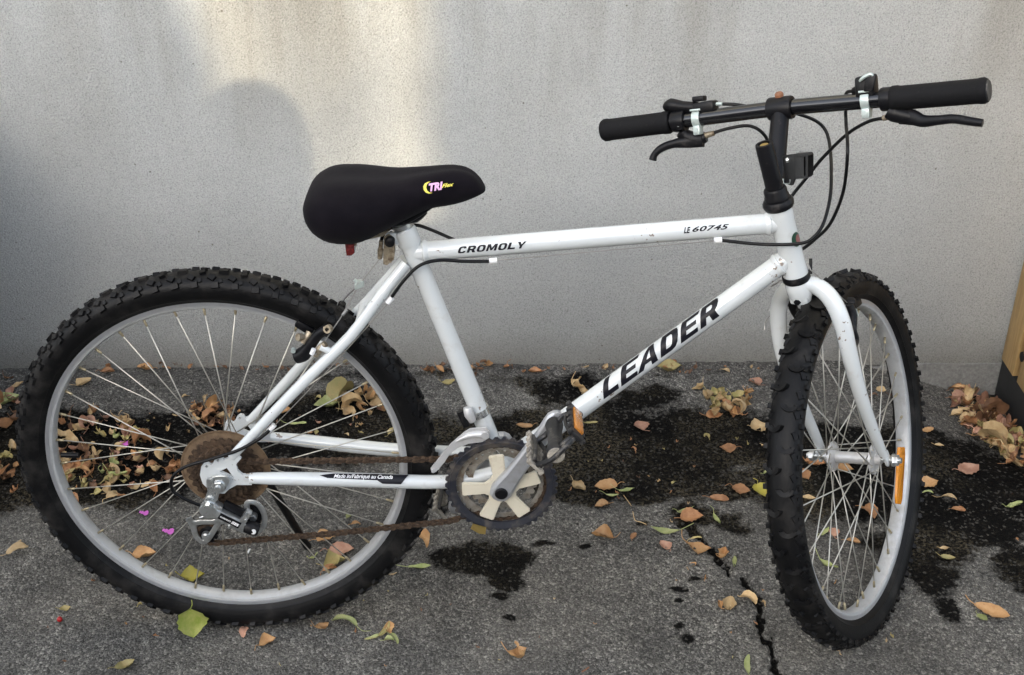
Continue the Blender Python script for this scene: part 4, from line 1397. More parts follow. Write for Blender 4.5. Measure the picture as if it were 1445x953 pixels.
# ---------------------------------------------------------------- rear derailleur
def build_derailleur():
    root = empty('derailleur', bike)
    D = lambda cx, cy, y: P(240+cx/5.606, 620+cy/5.606, y)
    bm = BM()
    plate(bm, [D(*p, -.0755) for p in ((292, 310), (330, 290), (400, 278), (450, 285), (474, 310), (470, 335), (430, 385), (395, 410), (380, 470), (350, 500), (275, 495), (285, 440), (300, 400), (292, 350))], -Y*.004, [])
    bmesh.ops.bevel(bm, geom=[e for e in bm.edges if e.calc_face_angle(0) > .8 and len(e.link_faces) == 2], offset=.0008, segments=2, affect='EDGES')
    c = D(318, 520, -.070)
    lathe(bm, [(0, -.017), (.0125, -.017), (.0140, -.015), (.0140, .004), (0, .004)], c, Y, 24)
    obj('hanger', bm, 'steel', root)
    bm = BM(); c = D(385, 372, -.0795); lathe(bm, [(0, -.009), (.0040, -.009), (.0052, -.006), (.0052, -.003), (.0100, -.003), (.0112, 0), (.0112, .002)], c, Y, 20); cyl(bm, c-Y*.002, c-Y*.0052, .0092, 6)
    obj('axle_nut', bm, 'steel', root)
    bm = BM(); c = D(322, 322, -.0795); cyl(bm, c, c-Y*.003, .0042, 12); cyl(bm, c-Y*.003, c-Y*.0036, .003, 6); obj('bolt', bm, 'steel', root)
    bm = BM(); c = D(300, 535, -.087); cyl(bm, c, c-Y*.005, .0062, 6); cyl(bm, c+Y*.002, c-Y*.0008, .0088, 16); obj('pivot_bolt', bm, 'steel', root)
    # parallelogram link with black name plate
    bm = BM()
    a, b = D(372, 585, -.080), D(585, 690, -.080)
    d = (b-a).normalized(); w = Y.cross(d).normalized()
    if w.z < 0: w = -w
    box(bm, (a+b)/2, d*((b-a).length/2+.006), w*.0092, Y*.0065, .0025)
    a2, b2 = D(440, 520, -.070), D(600, 600, -.070)
    d2 = (b2-a2).normalized()
    box(bm, D(360, 535, -.076), d*.010, w*.008, Y*.008, .003)
    c2 = D(600, 610, -.080); box(bm, c2, w*.012, d*.005, Y*.006, .002); 
    for q in ((597, 590), (600, 640), (415, 655), (468, 690)):
        p = D(*q, -.0868); cyl(bm, p, p-Y*.003, .0024, 10)
    obj('link_arm', bm, 'steel', root)
    bm = BM(); box(bm, (a2+b2)/2, d2*((b2-a2).length/2+.004), w*.0078, Y*.004, .002); obj('link_arm', bm, 'plastic', root)
    bm = BM(); box(bm, (D(385, 600, -.0868)+D(555, 690, -.0868))/2, d*.0178, w*.0058, Y*.0006, .0003); pl = obj('name_plate', bm, 'plastic', root)
    bm = text_mesh('SHIMANO', 1, .1, .02); bm2 = text_mesh('SIS', 1, .1, .05)
    for src, u, k, nm in ((bm, -.0160, .0042, 0), (bm2, .0035, .0068, 1)):
        o3 = (D(385, 600, -.0868)+D(555, 690, -.0868))/2 - Y*.0009
        xs = [v.co.x for v in src.verts]
        wd = .018 if not nm else .0125
        for v in src.verts: v.co = o3 + d*(u+(v.co.x-min(xs))/(max(xs)-min(xs))*wd) + w*((v.co.y-.35)*k)
        bmesh.ops.recalc_face_normals(src, faces=src.faces[:])
        obj('lettering', src, 'decalwhite', pl, False)
    # lower knuckle
    bm = BM(); c = D(640, 700, -.076)
    stube(bm, [D(590, 690, -.080), D(640, 700, -.080), D(690, 715, -.078)], [.009, .0115, .0105], 4, 16)
    obj('knuckle', bm, 'plastic', root)
    bm = BM(); p = D(656, 735, -.0905); cyl(bm, p+Y*.004, p, .0044, 18); obj('pivot_bolt', bm, 'decalwhite', root)
    # cages
    def loop(pts, y, r, closed=False):
        bm = BM()
        s = spline([D(*p, y) for p in pts], 6)
        N = len(s); rings = []
        for i in range(N):
            tg = (s[min(i+1, N-1)]-s[max(i-1, 0)]).normalized(); w_ = tg.cross(Y)
            rings.append([bm.verts.new(s[i]+w_*(r*kx)+Y*(.0014*ky)) for kx, ky in ((-1, -.6), (-.8, -1), (.8, -1), (1, -.6), (1, 1), (-1, 1))])
        for A, B in zip(rings, rings[1:]):
            for k in range(6): bm.faces.new((A[k], A[(k+1) % 6], B[(k+1) % 6], B[k]))
        bm.faces.new(rings[0][::-1]); bm.faces.new(rings[-1]); bmesh.ops.recalc_face_normals(bm, faces=bm.faces[:])
        return bm
    bm = loop([(612, 570), (608, 510), (640, 497), (690, 512), (735, 570), (748, 640), (735, 695), (690, 730)], -.066, .0042)
    obj('cage', bm, 'steel', root)
    bm = loop([(150, 620), (180, 660), (260, 655), (330, 655), (390, 650), (360, 700), (300, 790), (255, 810), (205, 765), (185, 700), (160, 655), (140, 630)], -.064, .0042)
    obj('cage', bm, 'steel', root)
    bm = loop([(240, 630), (290, 615), (350, 620), (380, 640)], -.050, .0035); obj('cage', bm, 'steel', root)
    for (cx, cy, y) in ((292, 738, -.056), (665, 590, -.056)):
        bm = BM(); c = D(cx, cy, y); gear(bm, c-Y*.0025, Y, 11, .0185, .005, X, .0, .0042); obj('pulley', bm, 'plastic', root)
        bm = BM(); cyl(bm, c-Y*.004, c-Y*.011, .0065, 14); cyl(bm, c-Y*.011, c-Y*.013, .0045, 6); obj('pulley_bolt', bm, 'steel', root)
build_derailleur()
# ---------------------------------------------------------------- front derailleur
def build_front_mech():
    root = empty('derailleur', bike)
    D = lambda cx, cy, y: P(580+cx/3.97, 540+cy/3.97, y)
    ctr = D(380, 160, 0); d = (stT-BB).normalized()
    u = (ctr-BB).dot(d)
    bm = BM(); lathe(bm, [(rST+.0002, -.006), (rST+.0016, -.006), (rST+.0016, .006), (rST+.0002, .006)], BB+d*u, d, 28)
    box(bm, D(345, 175, -.012), d*.006, X*.006, Y*.004, .001)
    obj('clamp_band', bm, 'steel', root)
    bm = BM()
    stube(bm, [D(318, 140, -.02), D(322, 175, -.022), D(345, 215, -.022)], [.0065, .0085, .006], 4, 12)
    obj('pivot', bm, 'alloy', root)
    bm = BM(); stube(bm, [D(275, 160, -.022), D(295, 205, -.024), D(312, 245, -.026)], [.006, .0065, .0055], 4, 12); obj('link_arm', bm, 'plastic', root)
    bm = BM()
    outer = [(295, 280), (330, 258), (420, 250), (445, 275), (440, 305), (400, 330), (320, 340), (260, 365), (215, 400), (190, 440), (140, 498), (115, 500), (110, 480), (160, 415), (220, 345)]
    plate(bm, [D(*p, -.056) for p in outer], -Y*.0018)
    plate(bm, [D(*p, -.040) for p in outer], Y*.0015)
    obj('cage', bm, 'alloy', root)
    bm = BM()
    stube(bm, [D(250, 330, -.0585), D(330, 295, -.0585), D(410, 292, -.0585)], [.002, .0045, .006], 5, 10)
    p = D(125, 490, -.056); cyl(bm, p, p-Y*.004, .003, 10); cyl(bm, D(150, 480, -.04), D(150, 480, -.056), .0025, 8)
    p = D(415, 292, -.06); cyl(bm, p, p-Y*.004, .006, 14)
    obj('cage_rib', bm, 'alloy', root)
build_front_mech()

# ---------------------------------------------------------------- kickstand
def build_kickstand():
    bm = BM()
    foot = to_local(G(434, 772))
    top = P(373, 672, .045)
    d = (foot-top).normalized()
    tube(bm, [top-d*.02, top, foot-d*.03, foot-d*.004, foot], [.007, .0072, .0066, .0080, .0072], 12)
    box(bm, top+V(.01, -.01, .012), X*.022, Y*.012, Z*.008, .003)
    obj('kickstand', bm, 'plastic', bike)
build_kickstand()

# ---------------------------------------------------------------- saddle
def build_saddle():
    root = empty('saddle', bike)
    # px station, top edge, bottom edge of the outline, half width in metres
    st = [(432.5, 272, 290, .030), (436, 258, 307, .055), (443, 248, 321, .070), (455, 239.5, 332, .081), (470, 233.5, 338.5, .086), (490, 232, 340.5, .087), (512, 232.5, 338, .084), (535, 235, 328, .076), (560, 237, 315, .064), (585, 236, 303, .052), (605, 235, 293.5, .043), (630, 233, 289.5, .035), (650, 233.8, 285.2, .030), (665, 239.5, 280, .026), (675, 248, 275.8, .022), (681.5, 257, 272.5, .015), (685, 264.5, 269, .006)]
    rings = []
    bm = BM(); n = 28
    C0 = CAML
    for px, ya, yb, w in st:
        a, b = P(px, ya, 0), P(px, yb, 0)
        mid = (a+b)/2
        view = (mid-C0).normalized()
        up = Vector((0, view.z, -view.y)); up = up if up.z > 0 else -up     # across the line of sight in the section plane
        E = (b-a).dot(up); E = abs(E)/2
        sp, cp_ = abs(up.y), abs(up.z)
        h2 = E*E-(w*sp)**2
        h = math.sqrt(max(h2, (.35*E)**2))/cp_
        rings.append((mid, w, h, E))
    out = []
    for i, (mid, w, h, E) in enumerate(rings):
        r = []
        for k in range(n):
            t = 2*math.pi*k/n
            e = .86
            cy = math.copysign(abs(math.cos(t))**e, math.cos(t)); sz = math.copysign(abs(math.sin(t))**e, math.sin(t))
            dip = 0
            z = sz*h
            if sz > 0: z -= .10*h*math.exp(-(cy/.35)**2)*(1 if i > 3 else 0)
            r.append(bm.verts.new((mid.x, mid.y+cy*w, mid.z+z)))
        out.append(r)
    for A, B in zip(out, out[1:]):
        for k in range(n): bm.faces.new((A[k], A[(k+1) % n], B[(k+1) % n], B[k]))
    bm.faces.new(out[0][::-1]); bm.faces.new(out[-1])
    bmesh.ops.recalc_face_normals(bm, faces=bm.faces[:])
    bmesh.ops.subdivide_edges(bm, edges=bm.edges[:], cuts=1, use_grid_fill=True, smooth=.6)
    from mathutils.bvhtree import BVHTree
    tree = BVHTree.FromBMesh(bm)
    sad = obj('saddle_cover', bm, 'cloth', root, True, 80)
    sad['label'] = 'black stretch cloth saddle cover with a small printed logo'
    # printed logo, draped on the near flank
    def drape(bm2, mat, name):
        for v in bm2.verts:
            px, py = v.co.x, v.co.y
            d = to_local(ray(px, py))
            hit = tree.ray_cast(CAML, d)
            v.co = (hit[0]-d*.0006) if hit[0] else P(px, py, -.04)
        bmesh.ops.recalc_face_normals(bm2, faces=bm2.faces[:])
        obj(name, bm2, mat, root, True)
    T = lambda cx, cy: (580+cx/12.04, 230+cy/12.04)
    cres = [T(*p) for p in ((338, 318), (290, 322), (235, 350), (208, 400), (215, 460), (250, 505), (305, 525), (365, 512), (310, 500), (275, 470), (258, 420), (268, 370), (300, 335))]
    bm2 = poly_bm([(cres, [])]); refine(bm2, 3); drape(bm2, 'yellowprint', 'logo')
    def put(s, x0, y0, x1, y1, hgt, mat, off, shear):
        b2 = text_mesh(s, 1, shear, off)
        xs = [v.co.x for v in b2.verts]; ysv = [v.co.y for v in b2.verts]
        for v in b2.verts:
            u = (v.co.x-min(xs))/(max(xs)-min(xs)); q = (v.co.y-min(ysv))/(max(ysv)-min(ysv))
            p = T(x0+(x1-x0)*u, y0+(y1-y0)*u-hgt*q)
            v.co = Vector((p[0], p[1], 0))
        refine(b2, 3); drape(b2, mat, 'logo')
    put('TRI', 300, 492, 535, 455, 138, 'pinkprint', .05, .12)
    put('Flex', 520, 430, 730, 392, 66, 'yellowprint', .03, .4)
    # rails and base under the cover
    bm = BM()
    for y in (-.022, .022):
        stube(bm, [P(500, 318, y), P(540, 318, y), P(575, 312, y), P(610, 290, y)], .0036, 5, 10)
    obj('saddle_rail', bm, 'blackmetal', root)
    bm = BM()
    stube(bm, [P(560, 312, -.012), P(585, 305, -.010), P(600, 296, -.006)], [.006, .010, .006], 4, 10)
    obj('saddle_base', bm, 'plastic', root)
build_saddle()
def build_seat_bits():
    d = (stT-BB).normalized()
    bm = BM(); tube(bm, [stT-d*.02, stT+d*.055], .0132, 24)
    lathe(bm, [(.0133, 0), (.0148, .001), (.0148, .006), (.0133, .007)], stT+d*.006, d, 24)
    box(bm, stT+d*.050, X*.018, Y*.020, d*.007, .003)
    obj('seat_post', bm, 'steel', bike)
    bm = BM(); c = P(550, 341, -.018)
    cyl(bm, c+Y*.03, c-Y*.004, .0035, 10); lathe(bm, [(0, -.006), (.004, -.006), (.0072, -.004), (.0072, .004), (0, .004)], c, Y, 18)
    obj('seat_bolt', bm, 'blackmetal', bike)
    bm = BM(); plate(bm, [P(*p, -.012) for p in ((542, 333), (549, 330), (557, 336), (558, 352), (556, 366), (546, 374), (541, 372), (541, 356))], -Y*.002); 
    plate(bm, [P(*p, -.018) for p in ((550, 348), (556, 346), (557, 360), (552, 371), (547, 368))], -Y*.002)
    o = obj('cable_hanger', bm, 'brake_metal', bike)
    bm = BM(); cyl(bm, P(538, 340, -.010), P(537, 352, -.010), .0032, 10); cyl(bm, P(537, 352, -.010), P(536, 365, -.010), .0045, 10, r2=.0034); obj('cable_adjuster', bm, 'brake_metal', bike)
    # bracket and red tail reflector
    bm = BM(); plate(bm, [P(*p, -.02) for p in ((500, 340), (506, 335), (540, 328), (552, 324), (540, 334), (520, 338), (504, 341), (503, 347), (500, 347))], Y*.03); obj('reflector_bracket', bm, 'brake_metal', bike)
    bm = BM(); plate(bm, [P(*p, -.03) for p in ((485.5, 336), (499, 336), (500.5, 357), (496, 361), (489, 361))], Y*.045)
    obj('reflector', bm, 'red', bike)['label'] = 'dark red tail reflector under the saddle'
build_seat_bits()

# ---------------------------------------------------------------- brakes
def build_brakes():
    root = empty('brake', bike)
    D = lambda cx, cy, y: P(380+cx/8.667, 430+cy/8.667, y)
    # the near arm and its pad, behind the stay
    bm = BM(); stube(bm, [D(330, 640, -.030), D(420, 600, -.032), D(500, 500, -.036), D(600, 370, -.040), D(705, 300, -.042)], [.0105, .0115, .0085, .0075, .0078], 5, 14); obj('brake_arm', bm, 'blackmetal', root)
    bm = BM(); p = D(718, 298, -.049); lathe(bm, [(.003, -.004), (.0062, -.004), (.0062, .004), (.003, .004)], p, V(-.3, -1, .3), 14); obj('bolt', bm, 'brake_metal', root)
    bm = BM(); cyl(bm, D(298, 548, -.034), D(298, 548, -.034)-Y*.006, .0035, 12); obj('bolt', bm, 'zinc', root)
    bm = BM(); a, b = D(330, 215, -.019), D(530, 340, -.019); dd = (b-a).normalized(); box(bm, (a+b)/2, dd*((b-a).length/2), Y*.0045, Y.cross(dd)*.0065, .003); obj('brake_pad', bm, 'plastic', root)
    bm = BM(); stube(bm, [D(500, 345, -.026), D(460, 400, -.030), D(405, 470, -.034)], [.0065, .0048, .0055], 4, 10); p = D(405, 400, -.032); cyl(bm, p, p+V(-.006, -.006, .003), .006, 6); obj('pad_post', bm, 'brake_metal', root)
    bm = BM(); stube(bm, [D(690, 480, -.044), D(620, 540, -.044), D(560, 620, -.044)], [.005, .006, .005], 4, 12); obj('brake_boss', bm, 'brake_metal', root)
    bm = BM(); cyl(bm, D(545, 545, -.052), D(520, 605, -.052), .0036, 10); obj('barrel', bm, 'decalwhite', root)
    # the far arm shows between tyre and stay
    bm = BM(); stube(bm, [P(483, 428, .046), P(478, 446, .05), P(470, 470, .05)], [.006, .008, .007], 4, 10); obj('brake_arm', bm, 'blackmetal', root)
    # straddle wire and yoke
    bm = BM()
    yk = P(507, 402, -.002)
    tube(bm, [P(537, 364, -.010), yk], .0009, 6)
    tube(bm, [yk, D(880, 150, -.02), D(560, 620, -.05)], .0010, 6)
    tube(bm, [yk, P(490, 418, .012), P(481, 428, .03)], .0010, 6)
    cyl(bm, D(950, 60, -.014), D(895, 130, -.02), .0024, 8)
    obj('straddle_wire', bm, 'wire', root)
    bm = BM(); box(bm, yk, X*.007+Z*.003, Z*.005, Y*.004, .0015); cyl(bm, yk-Y*.006+Z*.002, yk+Y*.006+Z*.002, .0045, 6); cyl(bm, P(500, 395, 0), P(505, 399, 0), .003, 8); obj('yoke', bm, 'zinc', root)
    # ---- front brake
    root = empty('brake', bike)
    bm = BM(); stube(bm, [S(1199, 430, -.048), S(1203, 446, -.050), S(1204, 466, -.052), S(1208, 480, -.054), S(1204, 490, -.055)], [.006, .0075, .0055, .005, .005], 4, 12); obj('brake_arm', bm, 'blackmetal', root)
    bm = BM(); stube(bm, [S(1106, 436, .05)+FW*.03, S(1115, 448, .05)+FW*.02, S(1122, 460, .05)+FW*.02], [.007, .007, .006], 4, 12); obj('brake_arm', bm, 'blackmetal', root)
    bm = BM()
    for s in (-1, 1):
        d = (HB-FC).normalized(); rr = .258
        c = FC + (-AX*.93+FW*.36).normalized()*(.262-.012) + LF*(s*.018)
        box(bm, c, FW*.026-AX*-.008, AX*.006, LF*.005, .003)
    obj('brake_pad', bm, 'plastic', root)
    bm = BM(); 
    p = S(1201, 428, -.045); lathe(bm, [(0, .008), (.006, .008), (.009, .003), (.009, -.004), (0, -.006)], p, -LF, 14); obj('bolt', bm, 'plastic', root)
    bm = BM(); cyl(bm, S(1204, 437, -.048), S(1208, 445, -.048), .0045, 8); cyl(bm, S(1205, 445, -.05), S(1205, 456, -.05), .001, 6); 
    lathe(bm, [(0, -.003), (.0028, -.001), (.0028, .001), (0, .003)], S(1205, 456, -.05), AX, 8)
    obj('pad_post', bm, 'zinc', root)
    bm = BM(); tube(bm, [S(1140, 372, -.02), S(1144, 381, -.025), S(1165, 400, -.035), S(1195, 427, -.045)], .0010, 6)
    tube(bm, [S(1109, 393, .02), S(1098, 399, .03), S(1088, 405, .035)], .0009, 6)
    tube(bm, spline([S(1086, 446, .05), S(1080, 455, .05), S(1079, 466, .05)], 4), .0008, 6)
    obj('straddle_wire', bm, 'wire', root)
    bm = BM(); tube(bm, [S(1144, 365, -.02), S(1144, 387, -.02)], .0024, 8); obj('cable_end', bm, 'plastic', root)
build_brakes()

# ---------------------------------------------------------------- cables
def build_cables():
    def cab(pts, r=.0025, k=10, mat='housing'):
        bm = BM(); tube(bm, spline(pts, k), r, 10); obj('cable', bm, mat, bike)
    # left shifter -> behind the bar -> round the front -> top tube stop
    cab([Hp(1018, 147, -.002), Hp(1040, 148, -.008), Hp(1070, 153, -.025), S(1112, 172, 0)+FW*.03, S(1150, 206, -.03)+FW*.05, P(1173, 258, .02), P(1164, 310, -.03), P(1148, 335, -.045), P(1127, 344, -.040), P(1075, 345, -.022), P(1019, 339.5, -.012)])
    # left brake
    cab([Hp(1006, 188, -.006), Hp(1030, 181, -.010), Hp(1058, 178, -.02), Hp(1078, 190, -.03), Hp(1090, 215, -.045), P(1105, 250, .06)])
    # right shifter
    cab([Hp(1204, 129, 0), Hp(1195, 131, -.010), Hp(1193, 145, -.025), Hp(1194, 175, -.03), P(1196, 215, .0), P(1190, 270, .01), P(1172, 315, .02), P(1150, 338, .03), P(1132, 352, .035), P(1100, 372, .03)])
    # right brake -> front brake
    cab([Hp(1247, 167, 0), Hp(1225, 172, -.006), Hp(1195, 190, -.02), Hp(1160, 224, -.04), Hp(1135, 255, -.05), Hp(1118, 276, -.05), P(1110, 292, .05)])
    # bare wire under the top tube, housing over the seat stay
    cab([P(1008, 340, -.012), P(702, 367.5, -.012)], .0008, 2, 'wire')
    cab([P(690, 369, -.012), P(655, 369, -.014), P(620, 367.5, -.018), P(592, 375, -.026), P(570, 396, -.031), P(553, 419, -.031)])
    cab([P(547, 429, -.030), P(470, 515, -.050), P(388, 600, -.062)], .0008, 2, 'wire')
    # loop to the rear derailleur
    cab([P(380, 608, -.066), P(362, 622, -.069), P(335, 636, -.072), P(295, 649, -.078), P(262, 659, -.082), P(244, 673, -.084), P(243, 691, -.085), P(258, 703, -.085), P(284, 714, -.080)], .0026)
    # rear brake housing from the far side of the top tube
    cab([P(660, 344, .02), P(641, 338.5, .014), P(612, 326, .016), P(588, 318, .018), P(565, 320, .022), P(545, 325, .012), P(538, 340, -.006)])
    # bare wire along the down tube
build_cables()

# ================================================================== leaves and litter
def leaf_mesh(kind, L, seed, curl):
    r = random.Random(seed)
    bm = BM()
    if kind in ('broad', 'heart'):
        nu, nv = 9, 6
        prof = lambda t: (math.sin(math.pi*min(1, t*.97+.03)**.78)**.8)*(.40 if kind == 'broad' else .50)
        if kind == 'heart': prof = lambda t: .52*(math.sin(math.pi*t**.62)**.75) if 0 < t < 1 else 0
    elif kind == 'pod':
        nu, nv = 10, 2
        prof = lambda t: .13*math.sin(math.pi*min(1, t*.96+.02))**.5
    else:
        nu, nv = 8, 4
        prof = lambda t: .27*math.sin(math.pi*min(1, t*.95+.03))**.7
    ph1, ph2, ph3 = r.uniform(0, 6), r.uniform(0, 6), r.uniform(0, 6)
    c1 = curl*r.uniform(.5, 1.2)*(1 if r.random() < .8 else -1); c2 = curl*r.uniform(.3, 1.3); tw = curl*r.uniform(-1.0, 1.0)
    grid = []
    bend = r.uniform(-.25, .25)
    for i in range(nu+1):
        t = i/nu; w = prof(t)*L
        row = []
        for j in range(-nv, nv+1):
            s = j/nv
            x = (t-.5)*L; y = s*w*(1+.10*math.sin(7*t+ph1+s)) + bend*L*((t-.5)**2-.1)
            if abs(j) == nv and kind != 'pod': y *= 1+.07*((i % 2)*2-1); 
            z = c2*abs(s)**1.6*w*1.1 + .05*L*math.sin(9*t+ph2+2*s)*curl*.8 + (.012*L if j == 0 else 0) - .01*L*((i+j) % 2)
            # curl along the length
            a = c1*(t-.5)*1.8
            if abs(c1) > .05:
                R_ = L/(c1*1.8); zz = R_*(1-math.cos(a)); xx = R_*math.sin(a)
            else: zz, xx = 0, x
            tt = tw*(t-.5)
            y2 = y*math.cos(tt)-z*math.sin(tt); z2 = y*math.sin(tt)+z*math.cos(tt)
            row.append(bm.verts.new((xx-math.sin(a)*z2, y2, zz+math.cos(a)*z2)))
        grid.append(row)
    for A, B in zip(grid, grid[1:]):
        for j in range(2*nv): bm.faces.new((A[j], B[j], B[j+1], A[j+1]))
    # stalk
    base = grid[0][nv].co.copy(); nxt = grid[1][nv].co.copy(); d = (base-nxt).normalized()
    sl = L*(.35 if kind != 'pod' else .55)
    q = [base-d*.002, base+d*sl*.5+V(0, r.uniform(-.1, .1)*L, .02*L), base+d*sl+V(0, r.uniform(-.3, .3)*L, 0)]
    tube(bm, spline(q, 3), [max(.0006, L*.017)]*7, 5)
    zmin = min(v.co.z for v in bm.verts)
    for v in bm.verts: v.co.z -= zmin
    if kind == 'crumple':
        for v in bm.verts:
            n = mn.noise_vector(v.co*55+V(seed, 0, 0)); v.co += n*L*.10 + mn.noise_vector(v.co*130+V(0, seed, 0))*L*.04
        zmin = min(v.co.z for v in bm.verts)
        for v in bm.verts: v.co.z -= zmin
    for f in bm.faces: f.smooth = True
    me = bpy.data.meshes.new('fallen_leaf'); bm.to_mesh(me); bm.free()
    return me
lib = {}
def leaf(px, py, Lpx, kind, col, rot, label, group='fallen leaves on the asphalt', curl=.6, dz=.001, tilt=None):
    q = G(px, py)
    dist = (q-CAM).length
    L = Lpx/(FPX/dist)
    sd_ = rnd.randrange(10**6)
    me = leaf_mesh(kind, L, sd_, curl)
    me.materials.append(LM[col])
    o = bpy.data.objects.new('fallen_leaf', me); COL.objects.link(o)
    o.location = q+Vector((0, 0, dz))
    t = tilt or (rnd.uniform(-.12, .12), rnd.uniform(-.12, .12))
    o.rotation_euler = (t[0], t[1], math.radians(rot))
    tag(o, label, 'leaf', group)
    return o
